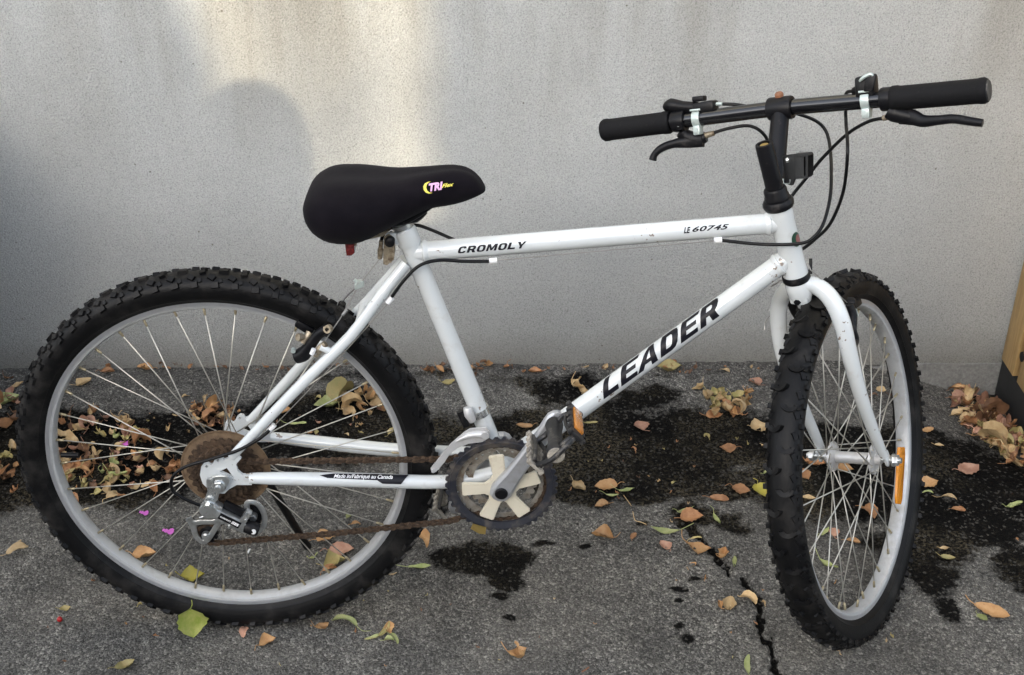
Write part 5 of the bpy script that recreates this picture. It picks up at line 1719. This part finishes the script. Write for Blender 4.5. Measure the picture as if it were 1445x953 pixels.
# rot: direction of the blade tip on the ground, 0 = right, 90 = away from the viewer
LEAVES = [
 (273, 817, 36, 'broad', 'yellow', 10, 'bright yellow leaf inside the rear rim at the bottom', .9),
 (204, 786, 34, 'broad', 'orange', 10, 'orange brown leaf inside the lower left of the rear wheel', .7),
 (26, 783, 30, 'slim', 'tan', 40, 'tan withered leaf left of the rear tyre', .9),
 (93, 861, 17, 'broad', 'olive', 20, 'small pale leaf just above the red berry', .8),
 (345, 897, 22, 'crumple', 'pink', -80, 'small reddish curled leaf below the rear tyre', 1.2),
 (378, 908, 27, 'broad', 'orange', 30, 'brown leaf below the rear tyre, right of the reddish one', .9),
 (455, 886, 24, 'slim', 'orange', 25, 'thin orange leaf below the rear tyre beside a green pod', 1.0),
 (487, 884, 40, 'pod', 'green', 165, 'curved pale green pod leaf below the rear tyre', .7),
 (543, 891, 36, 'pod', 'olive', 70, 'upright olive pod leaf in the bottom cluster right of the rear tyre', .6),
 (550, 888, 26, 'slim', 'orange', 100, 'narrow orange leaf in the bottom cluster beside olive pod', 1.0),
 (527, 901, 24, 'pod', 'green', 200, 'small green pod at the left of the bottom cluster', .6),
 (557, 905, 24, 'pod', 'green', -60, 'small green pod at the right of the bottom cluster', .6),
 (549, 906, 15, 'crumple', 'green', 0, 'tiny crumpled pale leaf in the middle of the bottom cluster', 1.0),
 (597, 768, 30, 'crumple', 'orange', -60, 'crumpled orange leaf touching the right side of the rear tyre', 1.3),
 (592, 803, 34, 'pod', 'green', 5, 'pale green pod on the asphalt right of the rear tyre', .7),
 (555, 811, 12, 'pod', 'tan', 30, 'tiny pale scrap against the rear tyre', .7),
 (461, 763, 30, 'broad', 'orange', 20, 'brown leaf under the lower chain beside the kickstand foot', .8),
 (482, 779, 38, 'broad', 'pink', 5, 'pinkish brown leaf inside the lower right of the rear wheel', .6),
 (472, 797, 36, 'broad', 'olive', 35, 'olive curled leaf inside the lower right rim of the rear wheel', .9),
 (466, 808, 22, 'slim', 'brown', 20, 'brown scrap tucked under the lower right rim of the rear wheel', .7),
 (443, 787, 18, 'pod', 'green', 50, 'small green scrap right of the kickstand foot', 1.0),
 (493, 730, 12, 'broad', 'green', 60, 'tiny pale green leaf between the spokes above the lower chain', .6),
 (502, 742, 14, 'crumple', 'orange', 0, 'tiny orange leaf just above the lower chain', 1.0),
 (904, 603, 28, 'broad', 'pink', 100, 'flat pinkish brown leaf alone on the black patch', .4),
 (1027, 634, 25, 'broad', 'brown', 170, 'brown leaf on the black patch left of the front wheel', .5),
 (855, 688, 34, 'broad', 'orange', 175, 'orange tan leaf right of the chainring', .5),
 (849, 715, 22, 'broad', 'orange', 190, 'small half green orange leaf below the orange tan one', .6),
 (864, 700, 20, 'pod', 'green', -10, 'short pale pod right under the orange tan leaf', .4),
 (884, 694, 26, 'pod', 'green', 15, 'pale green pod with long stalk right of the orange tan leaf', .7),
 (817, 690, 30, 'slim', 'tan', -50, 'thin tan curl between chainring and orange tan leaf', 1.1),
 (850, 758, 34, 'broad', 'orange', 165, 'folded orange leaf with stalk below right of the chainring', .9),
 (894, 758, 16, 'slim', 'brown', 60, 'small brown leaf right of the folded orange leaf', .5),
 (938, 771, 22, 'broad', 'pink', 120, 'brown triangular leaf below the long green pod', .4),
 (937, 751, 42, 'pod', 'green', 170, 'long pale green pod above the brown triangular leaf', .7),
 (976, 732, 36, 'broad', 'brown', 10, 'striped brown leaf at the upper end of the crack', .5),
 (967, 723, 32, 'pod', 'green', 25, 'green pod above the striped brown leaf', .8),
 (984, 777, 42, 'slim', 'orange', -25, 'long orange curl beside the crack', .9),
 (1020, 786, 32, 'slim', 'orange', 60, 'curled orange leaf lying across the crack', 1.6),
 (1036, 795, 24, 'pod', 'green', 80, 'pale green scrap right beside the crack', .9),
 (977, 799, 16, 'slim', 'orange', 40, 'tiny orange leaf left of the crack', .5),
 (1015, 707, 30, 'slim', 'brown', -20, 'narrow brown leaf left of the front tyre', .6),
 (1046, 693, 28, 'broad', 'brown', -25, 'brown leaf left of the yellow leaf by the front tyre', .5),
 (1074, 695, 32, 'broad', 'yellow', -75, 'yellow brown leaf touching the front tyre', .6),
 (1080, 667, 14, 'pod', 'green', 60, 'small green scrap touching the front tyre', .5),
 (1011, 735, 24, 'pod', 'green', -70, 'small pale curl right of the crack top', 1.0),
 (983, 763, 16, 'pod', 'olive', 0, 'small olive pod beside the crack', .5),
 (1028, 858, 38, 'slim', 'tan', 75, 'pale tan split leaf left of the crack', 1.2),
 (1016, 855, 18, 'slim', 'orange', 100, 'small orange curl beside the pale tan split leaf', 1.3),
 (1056, 851, 26, 'slim', 'tan', -40, 'tan curl right beside the wide part of the crack', .9),
 (1055, 940, 34, 'pod', 'green', 80, 'green leaf at the bottom edge left of the crack', .5),
 (1399, 866, 48, 'slim', 'orange', -38, 'long orange leaf in the lower right corner', .5),
 (1386, 873, 17, 'broad', 'green', -60, 'small green leaf beside the long orange leaf', .4),
 (730, 929, 42, 'slim', 'orange', 15, 'curled orange leaf at the bottom centre edge', 1.6),
 (177, 943, 32, 'slim', 'olive', 35, 'thin olive curl at the bottom left edge', 1.2),
 (1226, 727, 28, 'broad', 'brown', -70, 'brown leaf seen between the lower spokes of the front wheel', .6),
 (1176, 752, 19, 'broad', 'pink', 90, 'small reddish leaf between the front spokes', .4),
 (1163, 752, 26, 'pod', 'green', 50, 'green leaf left of the small reddish one between the front spokes', .6),
 (1204, 765, 20, 'slim', 'orange', -20, 'small orange leaf between the lower front spokes', .5),
 (1168, 800, 32, 'pod', 'green', -40, 'pale green curl low between the front spokes', 1.0),
 (1134, 672, 26, 'broad', 'brown', -70, 'brown leaf right behind the front tyre tread', .6),
 (1140, 705, 22, 'slim', 'tan', 0, 'tan scrap right behind the front tyre tread', .5),
 (1152, 656, 36, 'broad', 'brown', 10, 'brown leaf left under the front hub', .8),
 (1186, 664, 38, 'broad', 'orange', -25, 'orange leaf under the front hub', .7),
 (1198, 656, 24, 'broad', 'brown', 10, 'brown leaf right under the front hub', .7),
 (1065, 541, 24, 'broad', 'pink', 110, 'brown leaf near the wall left of the front tyre', .5),
 (1072, 605, 32, 'broad', 'tan', 15, 'tan curled leaf touching the front tyre above the black patch', .8),
 (1008, 588, 26, 'broad', 'brown', 10, 'brown leaf below the tan heap by the wall', .6),
 (942, 523, 44, 'slim', 'olive', 5, 'yellow curled leaf at the wall foot above the down tube letters', 1.2),
 (950, 517, 22, 'slim', 'brown', 80, 'brown upright scrap at the wall foot behind the yellow leaf', 1.0),
 (740, 603, 25, 'slim', 'orange', 175, 'small orange leaf left of the pedal', .5),
 (813, 548, 32, 'slim', 'tan', -40, 'tan curl left of the down tube near the wall', 1.5),
 (822, 555, 28, 'crumple', 'tan', 80, 'crumpled tan leaf against the upper edge of the down tube', 1.4),
 (834, 598, 20, 'pod', 'olive', 15, 'olive scrap just below the down tube', .7),
 (755, 526, 22, 'slim', 'brown', 170, 'small brown leaf at the wall foot right of the seat tube', .8),
 (633, 541, 22, 'slim', 'olive', 20, 'olive leaf left of the seat tube near the wall', .8),
 (605, 524, 18, 'slim', 'brown', 10, 'brown leaf at the wall foot between rear tyre and seat tube', .8),
 (120, 541, 25, 'broad', 'tan', 60, 'tan leaf alone on grey asphalt seen between the upper left rear spokes', .5),
 (205, 522, 24, 'slim', 'orange', 175, 'small orange leaf at the wall foot behind the rear wheel', .9),
 (152, 526, 20, 'slim', 'brown', 10, 'brown scrap at the wall foot behind the rear wheel at left', .9),
 (1311, 684, 28, 'broad', 'orange', 10, 'orange leaf right of the front tyre', .6),
 (1308, 700, 16, 'pod', 'green', 0, 'small green scrap right of the front tyre', .6),
 (1338, 707, 22, 'pod', 'tan', -15, 'pale curl on the black patch right of the front tyre', 1.0),
 (1352, 722, 20, 'crumple', 'brown', 0, 'small crumpled brown leaf on the black patch at right', 1.0),
 (1367, 664, 34, 'broad', 'pink', 20, 'pinkish brown leaf left of the leaf heap at right', .6),
 (1333, 775, 14, 'slim', 'tan', 0, 'tiny tan scrap on the dark patch right of the front tyre', .6),
 (1337, 790, 22, 'slim', 'olive', -10, 'olive scrap on the dark patch right of the front tyre', .6),
 (1308, 608, 20, 'slim', 'orange', 10, 'small orange scrap right of the front tyre near the wall', .6),
 (1243, 551, 18, 'broad', 'tan', 60, 'tan leaf seen between the upper front spokes', .6),
 (1262, 560, 18, 'crumple', 'dark', 0, 'dark red crumpled leaf beside the front rim near the wall', 1.0),
 (1232, 563, 12, 'crumple', 'dark', 0, 'tiny dark red scrap seen between the upper front spokes', 1.0),
 (1430, 716, 30, 'pod', 'green', 20, 'pale green curl at the right edge below the heap', 1.0),
 (1325, 630, 14, 'slim', 'tan', 0, 'tiny tan scrap left of the leaf heap', .6),
 (462, 574, 40, 'broad', 'green', 195, 'large grey green leaf in the cluster behind the rear rim', .7),
 (487, 569, 38, 'broad', 'olive', 60, 'olive folded leaf in the cluster behind the rear rim', 1.2),
 (545, 575, 30, 'broad', 'pink', 5, 'reddish leaf at the right end of the cluster behind the rear rim', .5),
 (400, 582, 26, 'broad', 'orange', 5, 'orange leaf left of the cluster behind the rear rim', .6),
 (420, 599, 26, 'pod', 'green', 5, 'green pod below the cluster behind the rear rim', .5),
 (555, 615, 18, 'slim', 'olive', 30, 'olive leaf beside the right side of the rear rim', .8),
 (535, 523, 16, 'slim', 'orange', -30, 'small orange leaf at the wall foot beside the rear tyre', .6),
 (439, 612, 10, 'crumple', 'orange', 0, 'tiny orange crumb behind the rear spokes', 1.0),
 (12, 568, 34, 'broad', 'green', 40, 'green brown leaf at the left edge by the rear tyre', .6),
 (8, 600, 30, 'broad', 'brown', 20, 'brown leaf at the left edge below the green one', .6),
]
for (px, py, L, kd, colr, rot, lab, curl) in LEAVES:
    leaf(px, py, L*.95, kd, colr, rot, lab, curl=curl)
LITTER = []
COLW = {'brown': 'brown', 'tan': 'tan', 'orange': 'orange', 'pink': 'reddish', 'olive': 'olive', 'dark': 'dark brown', 'green': 'green', 'yellow': 'yellow'}
KINDW = {'broad': 'broad', 'slim': 'narrow', 'crumple': 'crumpled', 'pod': 'thin pod'}
def join_litter():
    bm = BM(); mats = []
    for o in LITTER:
        m = o.data.materials[0]
        if m not in mats: mats.append(m)
        n0 = len(bm.faces)
        me = o.data.copy(); me.transform(o.matrix_basis); bm.from_mesh(me)
        bm.faces.ensure_lookup_table()
        for f in bm.faces[n0:]: f.material_index = mats.index(m)
        old = o.data; bpy.data.objects.remove(o); bpy.data.meshes.remove(me); bpy.data.meshes.remove(old)
    o = obj('leaf_litter', bm, mats)
    tag(o, 'dry leaf crumbs and dark scraps strewn over the asphalt and along the wall foot', kind='stuff')
def heap(n, poly, label, group, cols, Lr, seed, dz=.012, join=False):
    r = random.Random(seed); k = 0
    xs = [p[0] for p in poly]; ys = [p[1] for p in poly]
    def inside(x, y):
        c = False
        for (x1, y1), (x2, y2) in zip(poly, poly[1:]+poly[:1]):
            if (y1 > y) != (y2 > y) and x < (x2-x1)*(y-y1)/(y2-y1)+x1: c = not c
        return c
    while k < n:
        x, y = r.uniform(min(xs), max(xs)), r.uniform(min(ys), max(ys))
        if not inside(x, y): continue
        kd = r.choice(['broad', 'slim', 'slim', 'crumple', 'crumple', 'crumple', 'pod']); cl = r.choice(cols)
        fx = (x-min(xs))/(max(xs)-min(xs)); fy = (y-min(ys))/(max(ys)-min(ys))
        hz = 'left' if fx < .33 else 'middle' if fx < .67 else 'right'
        vt = 'upper' if fy < .4 else 'lower' if fy > .6 else 'central'
        lab = '%s %s leaf, %s %s of the %s' % (COLW[cl], KINDW[kd], vt, hz, label)
        o = leaf(x, y, r.uniform(*Lr)*(.82 if kd == 'broad' else .94), kd, cl, r.uniform(0, 360), lab, group, curl=r.uniform(.6, 1.15) if kd == 'broad' else r.uniform(.8, 1.9), dz=r.uniform(.001, dz), tilt=(r.uniform(-.5, .5), r.uniform(-.5, .5)))
        if join: LITTER.append(o)
        k += 1
warm = ['brown', 'brown', 'tan', 'orange', 'pink', 'olive', 'dark', 'tan']
heap(52, [(1348, 556), (1372, 566), (1445, 628), (1470, 660), (1470, 690), (1425, 655), (1395, 640), (1362, 606), (1345, 580)], 'heap by the timber boards', 'leaves heaped by the timber boards', warm+['pink', 'pink'], (17, 32), 5, .022)
heap(48, [(85, 590), (130, 575), (175, 595), (215, 625), (195, 660), (215, 690), (170, 715), (130, 700), (100, 720), (82, 660)], 'heap behind the rear wheel', 'leaves heaped behind the rear wheel', warm+['green', 'olive'], (15, 29), 6, .013)
heap(14, [(195, 655), (255, 650), (255, 680), (215, 700), (190, 680)], 'scatter left of the rear cogs', 'leaves left of the rear cogs', warm, (14, 26), 9, .006)
heap(18, [(270, 575), (325, 570), (330, 605), (290, 605), (265, 595)], 'little heap above the rear cogs', 'leaves above the rear cogs', ['brown', 'orange', 'dark', 'tan'], (12, 26), 10, .01)
heap(20, [(480, 560), (545, 558), (550, 580), (505, 592), (480, 580)], 'cluster behind the right rear rim', 'curls behind the rear rim', ['tan', 'tan', 'olive', 'orange'], (18, 34), 11, .014)
heap(18, [(-15, 530), (20, 535), (40, 560), (45, 600), (30, 640), (40, 690), (20, 715), (-20, 700)], 'scatter at the left picture edge', 'leaves at the left edge', warm, (14, 27), 12, .010)
heap(22, [(975, 545), (1000, 548), (1030, 565), (1060, 560), (1055, 580), (1020, 592), (1000, 580), (985, 565)], 'tan heap left of the front wheel', 'leaves heaped left of the front wheel', ['tan', 'tan', 'olive', 'orange', 'brown'], (18, 32), 13, .014)
heap(20, [(590, 516), (700, 513), (715, 522), (680, 532), (650, 530), (600, 526)], 'brown leaf scrap along the wall foot by the seat tube', 'scraps along the wall foot', ['brown', 'orange', 'dark'], (9, 20), 14, .006, True)
heap(36, [(60, 517), (540, 513), (590, 522), (300, 526), (60, 532)], 'tiny dark scrap along the wall foot behind the rear wheel', 'dark scraps along the wall foot', ['dark', 'brown', 'dark'], (5, 12), 15, .004, True)
heap(22, [(720, 517), (1080, 519), (1080, 527), (720, 526)], 'tiny scrap along the wall foot behind the frame', 'scraps along the wall foot behind the frame', ['dark', 'brown', 'tan'], (5, 14), 16, .004, True)
heap(40, [(20, 740), (700, 840), (1440, 760), (1440, 940), (20, 940)], 'tiny leaf crumb on the open asphalt', 'leaf crumbs on the asphalt', ['tan', 'brown', 'dark', 'olive', 'orange'], (3, 8), 17, .001, True)
heap(30, [(800, 600), (1080, 600), (1080, 740), (800, 740)], 'tiny leaf crumb on the black patch under the frame', 'leaf crumbs on the black patch', ['tan', 'brown', 'olive', 'dark'], (3, 9), 18, .001, True)
heap(90, [(1348, 556), (1372, 566), (1445, 628), (1470, 660), (1470, 690), (1425, 655), (1395, 640), (1362, 606), (1345, 580)], 'x', 'x', warm+['dark', 'pink', 'pink'], (16, 32), 25, .014, True)
heap(45, [(85, 590), (130, 575), (175, 595), (215, 625), (195, 660), (215, 690), (170, 715), (130, 700), (100, 720), (82, 660)], 'x', 'x', warm+['dark', 'dark'], (12, 28), 26, .006, True)
heap(8, [(-15, 530), (20, 535), (40, 560), (45, 600), (30, 640), (40, 690), (20, 715), (-20, 700)], 'x', 'x', warm+['dark'], (14, 28), 27, .006, True)
heap(40, [(270, 575), (325, 570), (330, 605), (290, 605), (265, 595)], 'x', 'x', ['dark', 'brown', 'dark'], (8, 18), 28, .004, True)
heap(70, [(20, 560), (560, 560), (600, 640), (420, 640), (300, 600), (60, 740)], 'x', 'x', warm+['dark'], (4, 12), 29, .002, True)
join_litter()
# heart-shaped leaf leaning on the rear tyre
def heart():
    base, tip = to_world(P(268, 856, -.034)), G(273, 899, .001)
    d = tip-base; L = d.length
    me = leaf_mesh('heart', L*.97, 5, .22); me.materials.append(LM['heart'])
    o = bpy.data.objects.new('fallen_leaf', me); COL.objects.link(o)
    x = d.normalized(); n = (CAM-(base+tip)*.5); z = (n-x*n.dot(x)).normalized(); y = z.cross(x)
    m = Matrix((x, y, z)).transposed().to_4x4(); m.translation = (base+tip)*.5
    o.matrix_world = m @ Matrix.Diagonal((1, .78, 1, 1))
    tag(o, 'yellow green heart shaped leaf leaning on the rear tyre', 'leaf', 'fallen leaves on the asphalt')
heart()
def litter():
    # petals, berry, scrap
    mp = NT('petal'); n = mp.noise(120); mpm = mp.set(Base_Color=mp.mix(n, (.50, .07, .42), (.62, .18, .55)), Roughness=.5)
    mb = NT('berry'); mbm = mb.set(Base_Color=mb.mix(mb.noise(200), (.45, .012, .012), (.25, .005, .008)), Roughness=.3)
    mw = NT('scrap'); mwm = mw.set(Base_Color=mw.mix(mw.noise(200), (.75, .75, .73), (.6, .6, .58)), Roughness=.7)
    for (px, py, s, lab) in ((180, 633, 4.5, 'pink petal on the leaf heap behind the rear wheel'), (206, 725, 4, 'pink petal left of the derailleur, the upper one'), (241, 751, 5, 'bright pink petal left of the derailleur cage')):
        bm = BM(); q = G(px, py); L = s/(FPX/(q-CAM).length)
        for cx, cy, r in ((0, 0, 1.0), (-1.3, .2, .6), (-2.0, .5, .45)):
            vs = [bm.verts.new((L*(cx+r*.9*math.cos(k*.628)), L*(cy+1.3*r*math.sin(k*.628)), L*(.12+.10*math.sin(k*1.3+cx)))) for k in range(10)]
            c = bm.verts.new((L*cx, L*cy, L*.1))
            for k in range(10): bm.faces.new((vs[k], vs[(k+1) % 10], c))
        o = obj('flower_petal', bm, mpm); o.location = q+V(0, 0, .012 if py < 650 else .001); tag(o, lab, 'petal')
    bm = BM(); q = G(85, 877); bmesh.ops.create_icosphere(bm, subdivisions=3, radius=.0048)
    for v in bm.verts: v.co *= 1+.08*mn.noise(v.co*300)
    tube(bm, [(0, 0, .0045), (.001, 0, .007)], .0006, 6)
    o = obj('berry', bm, mbm); o.location = q+V(0, 0, .0048); tag(o, 'small red berry on the asphalt at lower left', 'berry')
    bm = BM(); q = G(351, 779); box(bm, (0, 0, .0008), X*.0012+Y*.0062, X*.0018, Z*.0006, .0003)
    o = obj('paper_scrap', bm, mwm); o.location = q+V(0, 0, .001); tag(o, 'tiny white scrap on the asphalt below the derailleur', 'scrap')
    bm = BM(); q = G(826, 947); stube(bm, [(-.006, -.004, .002), (0, 0, .0025), (.006, .006, .002)], .0014, 3, 6)
    o = obj('twig', bm, 'brown'); o.location = q; tag(o, 'short dark red twig at the bottom edge right of centre', 'twig')
    for a, lab in (([(893, 723), (896, 735), (905, 738), (912, 741)], 'thin bent stalk on the asphalt below the black patch'), ([(880, 700), (886, 708), (891, 715)], 'thin straight stalk hanging from the pale pod')):
        bm = BM(); c = G(*a[0]); tube(bm, spline([G(*p)-c+Z*.0015 for p in a], 4), .0008, 6)
        o = obj('leaf_stalk', bm, LM['tan']); o.location = c; tag(o, lab, 'stalk')
litter()

# ------------------------------------------------------------------ a bystander, whose shadow falls on the wall
def build_person():
    root = empty('person'); hx, hy = -.07-1.30, -1.95
    root.location = (hx, hy, 0); root.scale = (.98, .98, .98); root.rotation_euler = (0, 0, math.radians(-60))
    bm = BM()
    J = {'pel': (0, 0, .93), 'ab': (0, .0, 1.10), 'ch': (0, 0, 1.30), 'nk': (0, 0, 1.43), 'nk2': (0, .01, 1.49), 'hd': (0, .02, 1.56),
         'shl': (-.165, 0, 1.36), 'ell': (-.215, -.02, 1.09), 'wrl': (-.225, .05, .85), 'hal': (-.225, .065, .78),
         'shr': (.165, 0, 1.36), 'elr': (.205, -.02, 1.09), 'wrr': (.215, .05, .85), 'har': (.215, .065, .78),
         'hpl': (-.09, 0, .90), 'knl': (-.10, .02, .49), 'anl': (-.11, 0, .09), 'tol': (-.12, .15, .03),
         'hpr': (.09, 0, .90), 'knr': (.10, .02, .49), 'anr': (.11, 0, .09), 'tor': (.12, .15, .03)}
    Rr = {'pel': .135, 'ab': .125, 'ch': .145, 'nk': .065, 'nk2': .055, 'hd': .06, 'shl': .065, 'ell': .047, 'wrl': .034, 'hal': .03, 'shr': .065, 'elr': .047, 'wrr': .034, 'har': .03,
          'hpl': .095, 'knl': .062, 'anl': .045, 'tol': .035, 'hpr': .095, 'knr': .062, 'anr': .045, 'tor': .035}
    vs = {k: bm.verts.new(p) for k, p in J.items()}
    for a, b in (('pel', 'ab'), ('ab', 'ch'), ('ch', 'nk'), ('nk', 'nk2'), ('nk2', 'hd'), ('ch', 'shl'), ('shl', 'ell'), ('ell', 'wrl'), ('wrl', 'hal'), ('ch', 'shr'), ('shr', 'elr'), ('elr', 'wrr'), ('wrr', 'har'),
                 ('pel', 'hpl'), ('hpl', 'knl'), ('knl', 'anl'), ('anl', 'tol'), ('pel', 'hpr'), ('hpr', 'knr'), ('knr', 'anr'), ('anr', 'tor')):
        bm.edges.new((vs[a], vs[b]))
    me = bpy.data.meshes.new('body'); bm.to_mesh(me); keys = list(J); bm.free()
    me.materials.append(MT['jacket'])
    o = bpy.data.objects.new('body', me); COL.objects.link(o); o.parent = root
    md = o.modifiers.new('skin', 'SKIN'); md.use_smooth_shade = True
    if not me.skin_vertices: 
        bm = BM(); bm.from_mesh(me); bm.verts.layers.skin.verify(); bm.to_mesh(me); bm.free()
    sv = me.skin_vertices[0].data
    for i, k in enumerate(keys):
        sv[i].radius = (Rr[k], Rr[k]*(.8 if k in ('pel', 'ab', 'ch') else 1))
        sv[i].use_root = (k == 'pel')
    s2 = o.modifiers.new('sub', 'SUBSURF'); s2.levels = 1; s2.render_levels = 2
    # head with a face, hair, ears
    bm = BM(); bmesh.ops.create_icosphere(bm, subdivisions=4, radius=1)
    for v in bm.verts:
        x, y, z = v.co
        w = .078 - .016*max(0, -z)
        v.co = V(x*w, y*.098+.012*max(0, -z)*(1 if y > 0 else 0), z*.118)
        if y > .6 and abs(x) < .25: v.co.y += .022*math.exp(-((z+.12)/.16)**2)*(1-abs(x)/.25)
        if y > .6 and .2 < abs(x) < .6: v.co.y -= .006*math.exp(-((z-.12)/.12)**2)
        if y > .6 and abs(x) < .4: v.co.y += .005*math.exp(-((z+.48)/.08)**2)
    for v in bm.verts: v.co += V(0, .025, 1.635)
    hd = obj('head', bm, 'skin', root, True, 80)
    for s in (-1, 1):
        bm = BM(); bmesh.ops.create_icosphere(bm, subdivisions=2, radius=1)
        for v in bm.verts: v.co = V(s*.078+v.co.x*.008, .015+v.co.y*.018, 1.63+v.co.z*.03)
        obj('ear', bm, 'skin', hd)
        bm = BM(); bmesh.ops.create_icosphere(bm, subdivisions=2, radius=.011)
        for v in bm.verts: v.co += V(s*.030, .106, 1.648)
        obj('eye', bm, 'plastic', hd)
    bm = BM(); bmesh.ops.create_icosphere(bm, subdivisions=4, radius=1)
    for v in list(bm.verts):
        x, y, z = v.co
        if y > .50 and z < .45: bm.verts.remove(v)
        else:
            n = .005*mn.noise(v.co*6)
            k = max(0, -z)      # hair falls to the shoulders
            v.co = V(x*(.090+n+.012*k), (y-.25*k)*(.108+n)+.018, (z if z > 0 else z*2.1)*(.128+n)+1.638)
    obj('hair', bm, 'hair', root, True, 80)
    # hands with fingers round the phone
    for s, c in ((-1, V(-.225, .075, .75)), (1, V(.215, .075, .75))):
        bm = BM(); up = -1
        bmesh.ops.create_icosphere(bm, subdivisions=2, radius=1)
        for v in bm.verts: v.co = c+V(v.co.x*.018, v.co.y*.022, v.co.z*.045)
        for k in range(4):
            y = .028-.018*k; stube(bm, [c+V(0, y, -.030), c+V(s*.004, y, -.062), c+V(-s*.006, y, -.088+.004*abs(k-1)), c+V(-s*.020, y, -.100+.005*abs(k-1))], [.0095, .0085, .008, .006], 4, 8)
        stube(bm, [c+V(.010, .020, -.02*up), c+V(.016, .036, .006*up), c+V(.010, .044, .030*up)], [.011, .010, .007], 4, 8)
        obj('hand', bm, 'skin', root, True, 70)
    ph_ = BM(); box(ph_, (0, 0, 0), X*.078, Y*.004, Z*.037, .003)
    p = obj('phone', ph_, 'plastic'); p.location = (.455, -1.615, 1.480); p.rotation_euler = (-PITCH, 0, 0)
    tag(p, 'black phone held up by the person behind the viewer', 'phone')
    tag(root, 'person with shoulder length dark hair in dark jacket, standing left behind the viewer', 'person')
build_person()
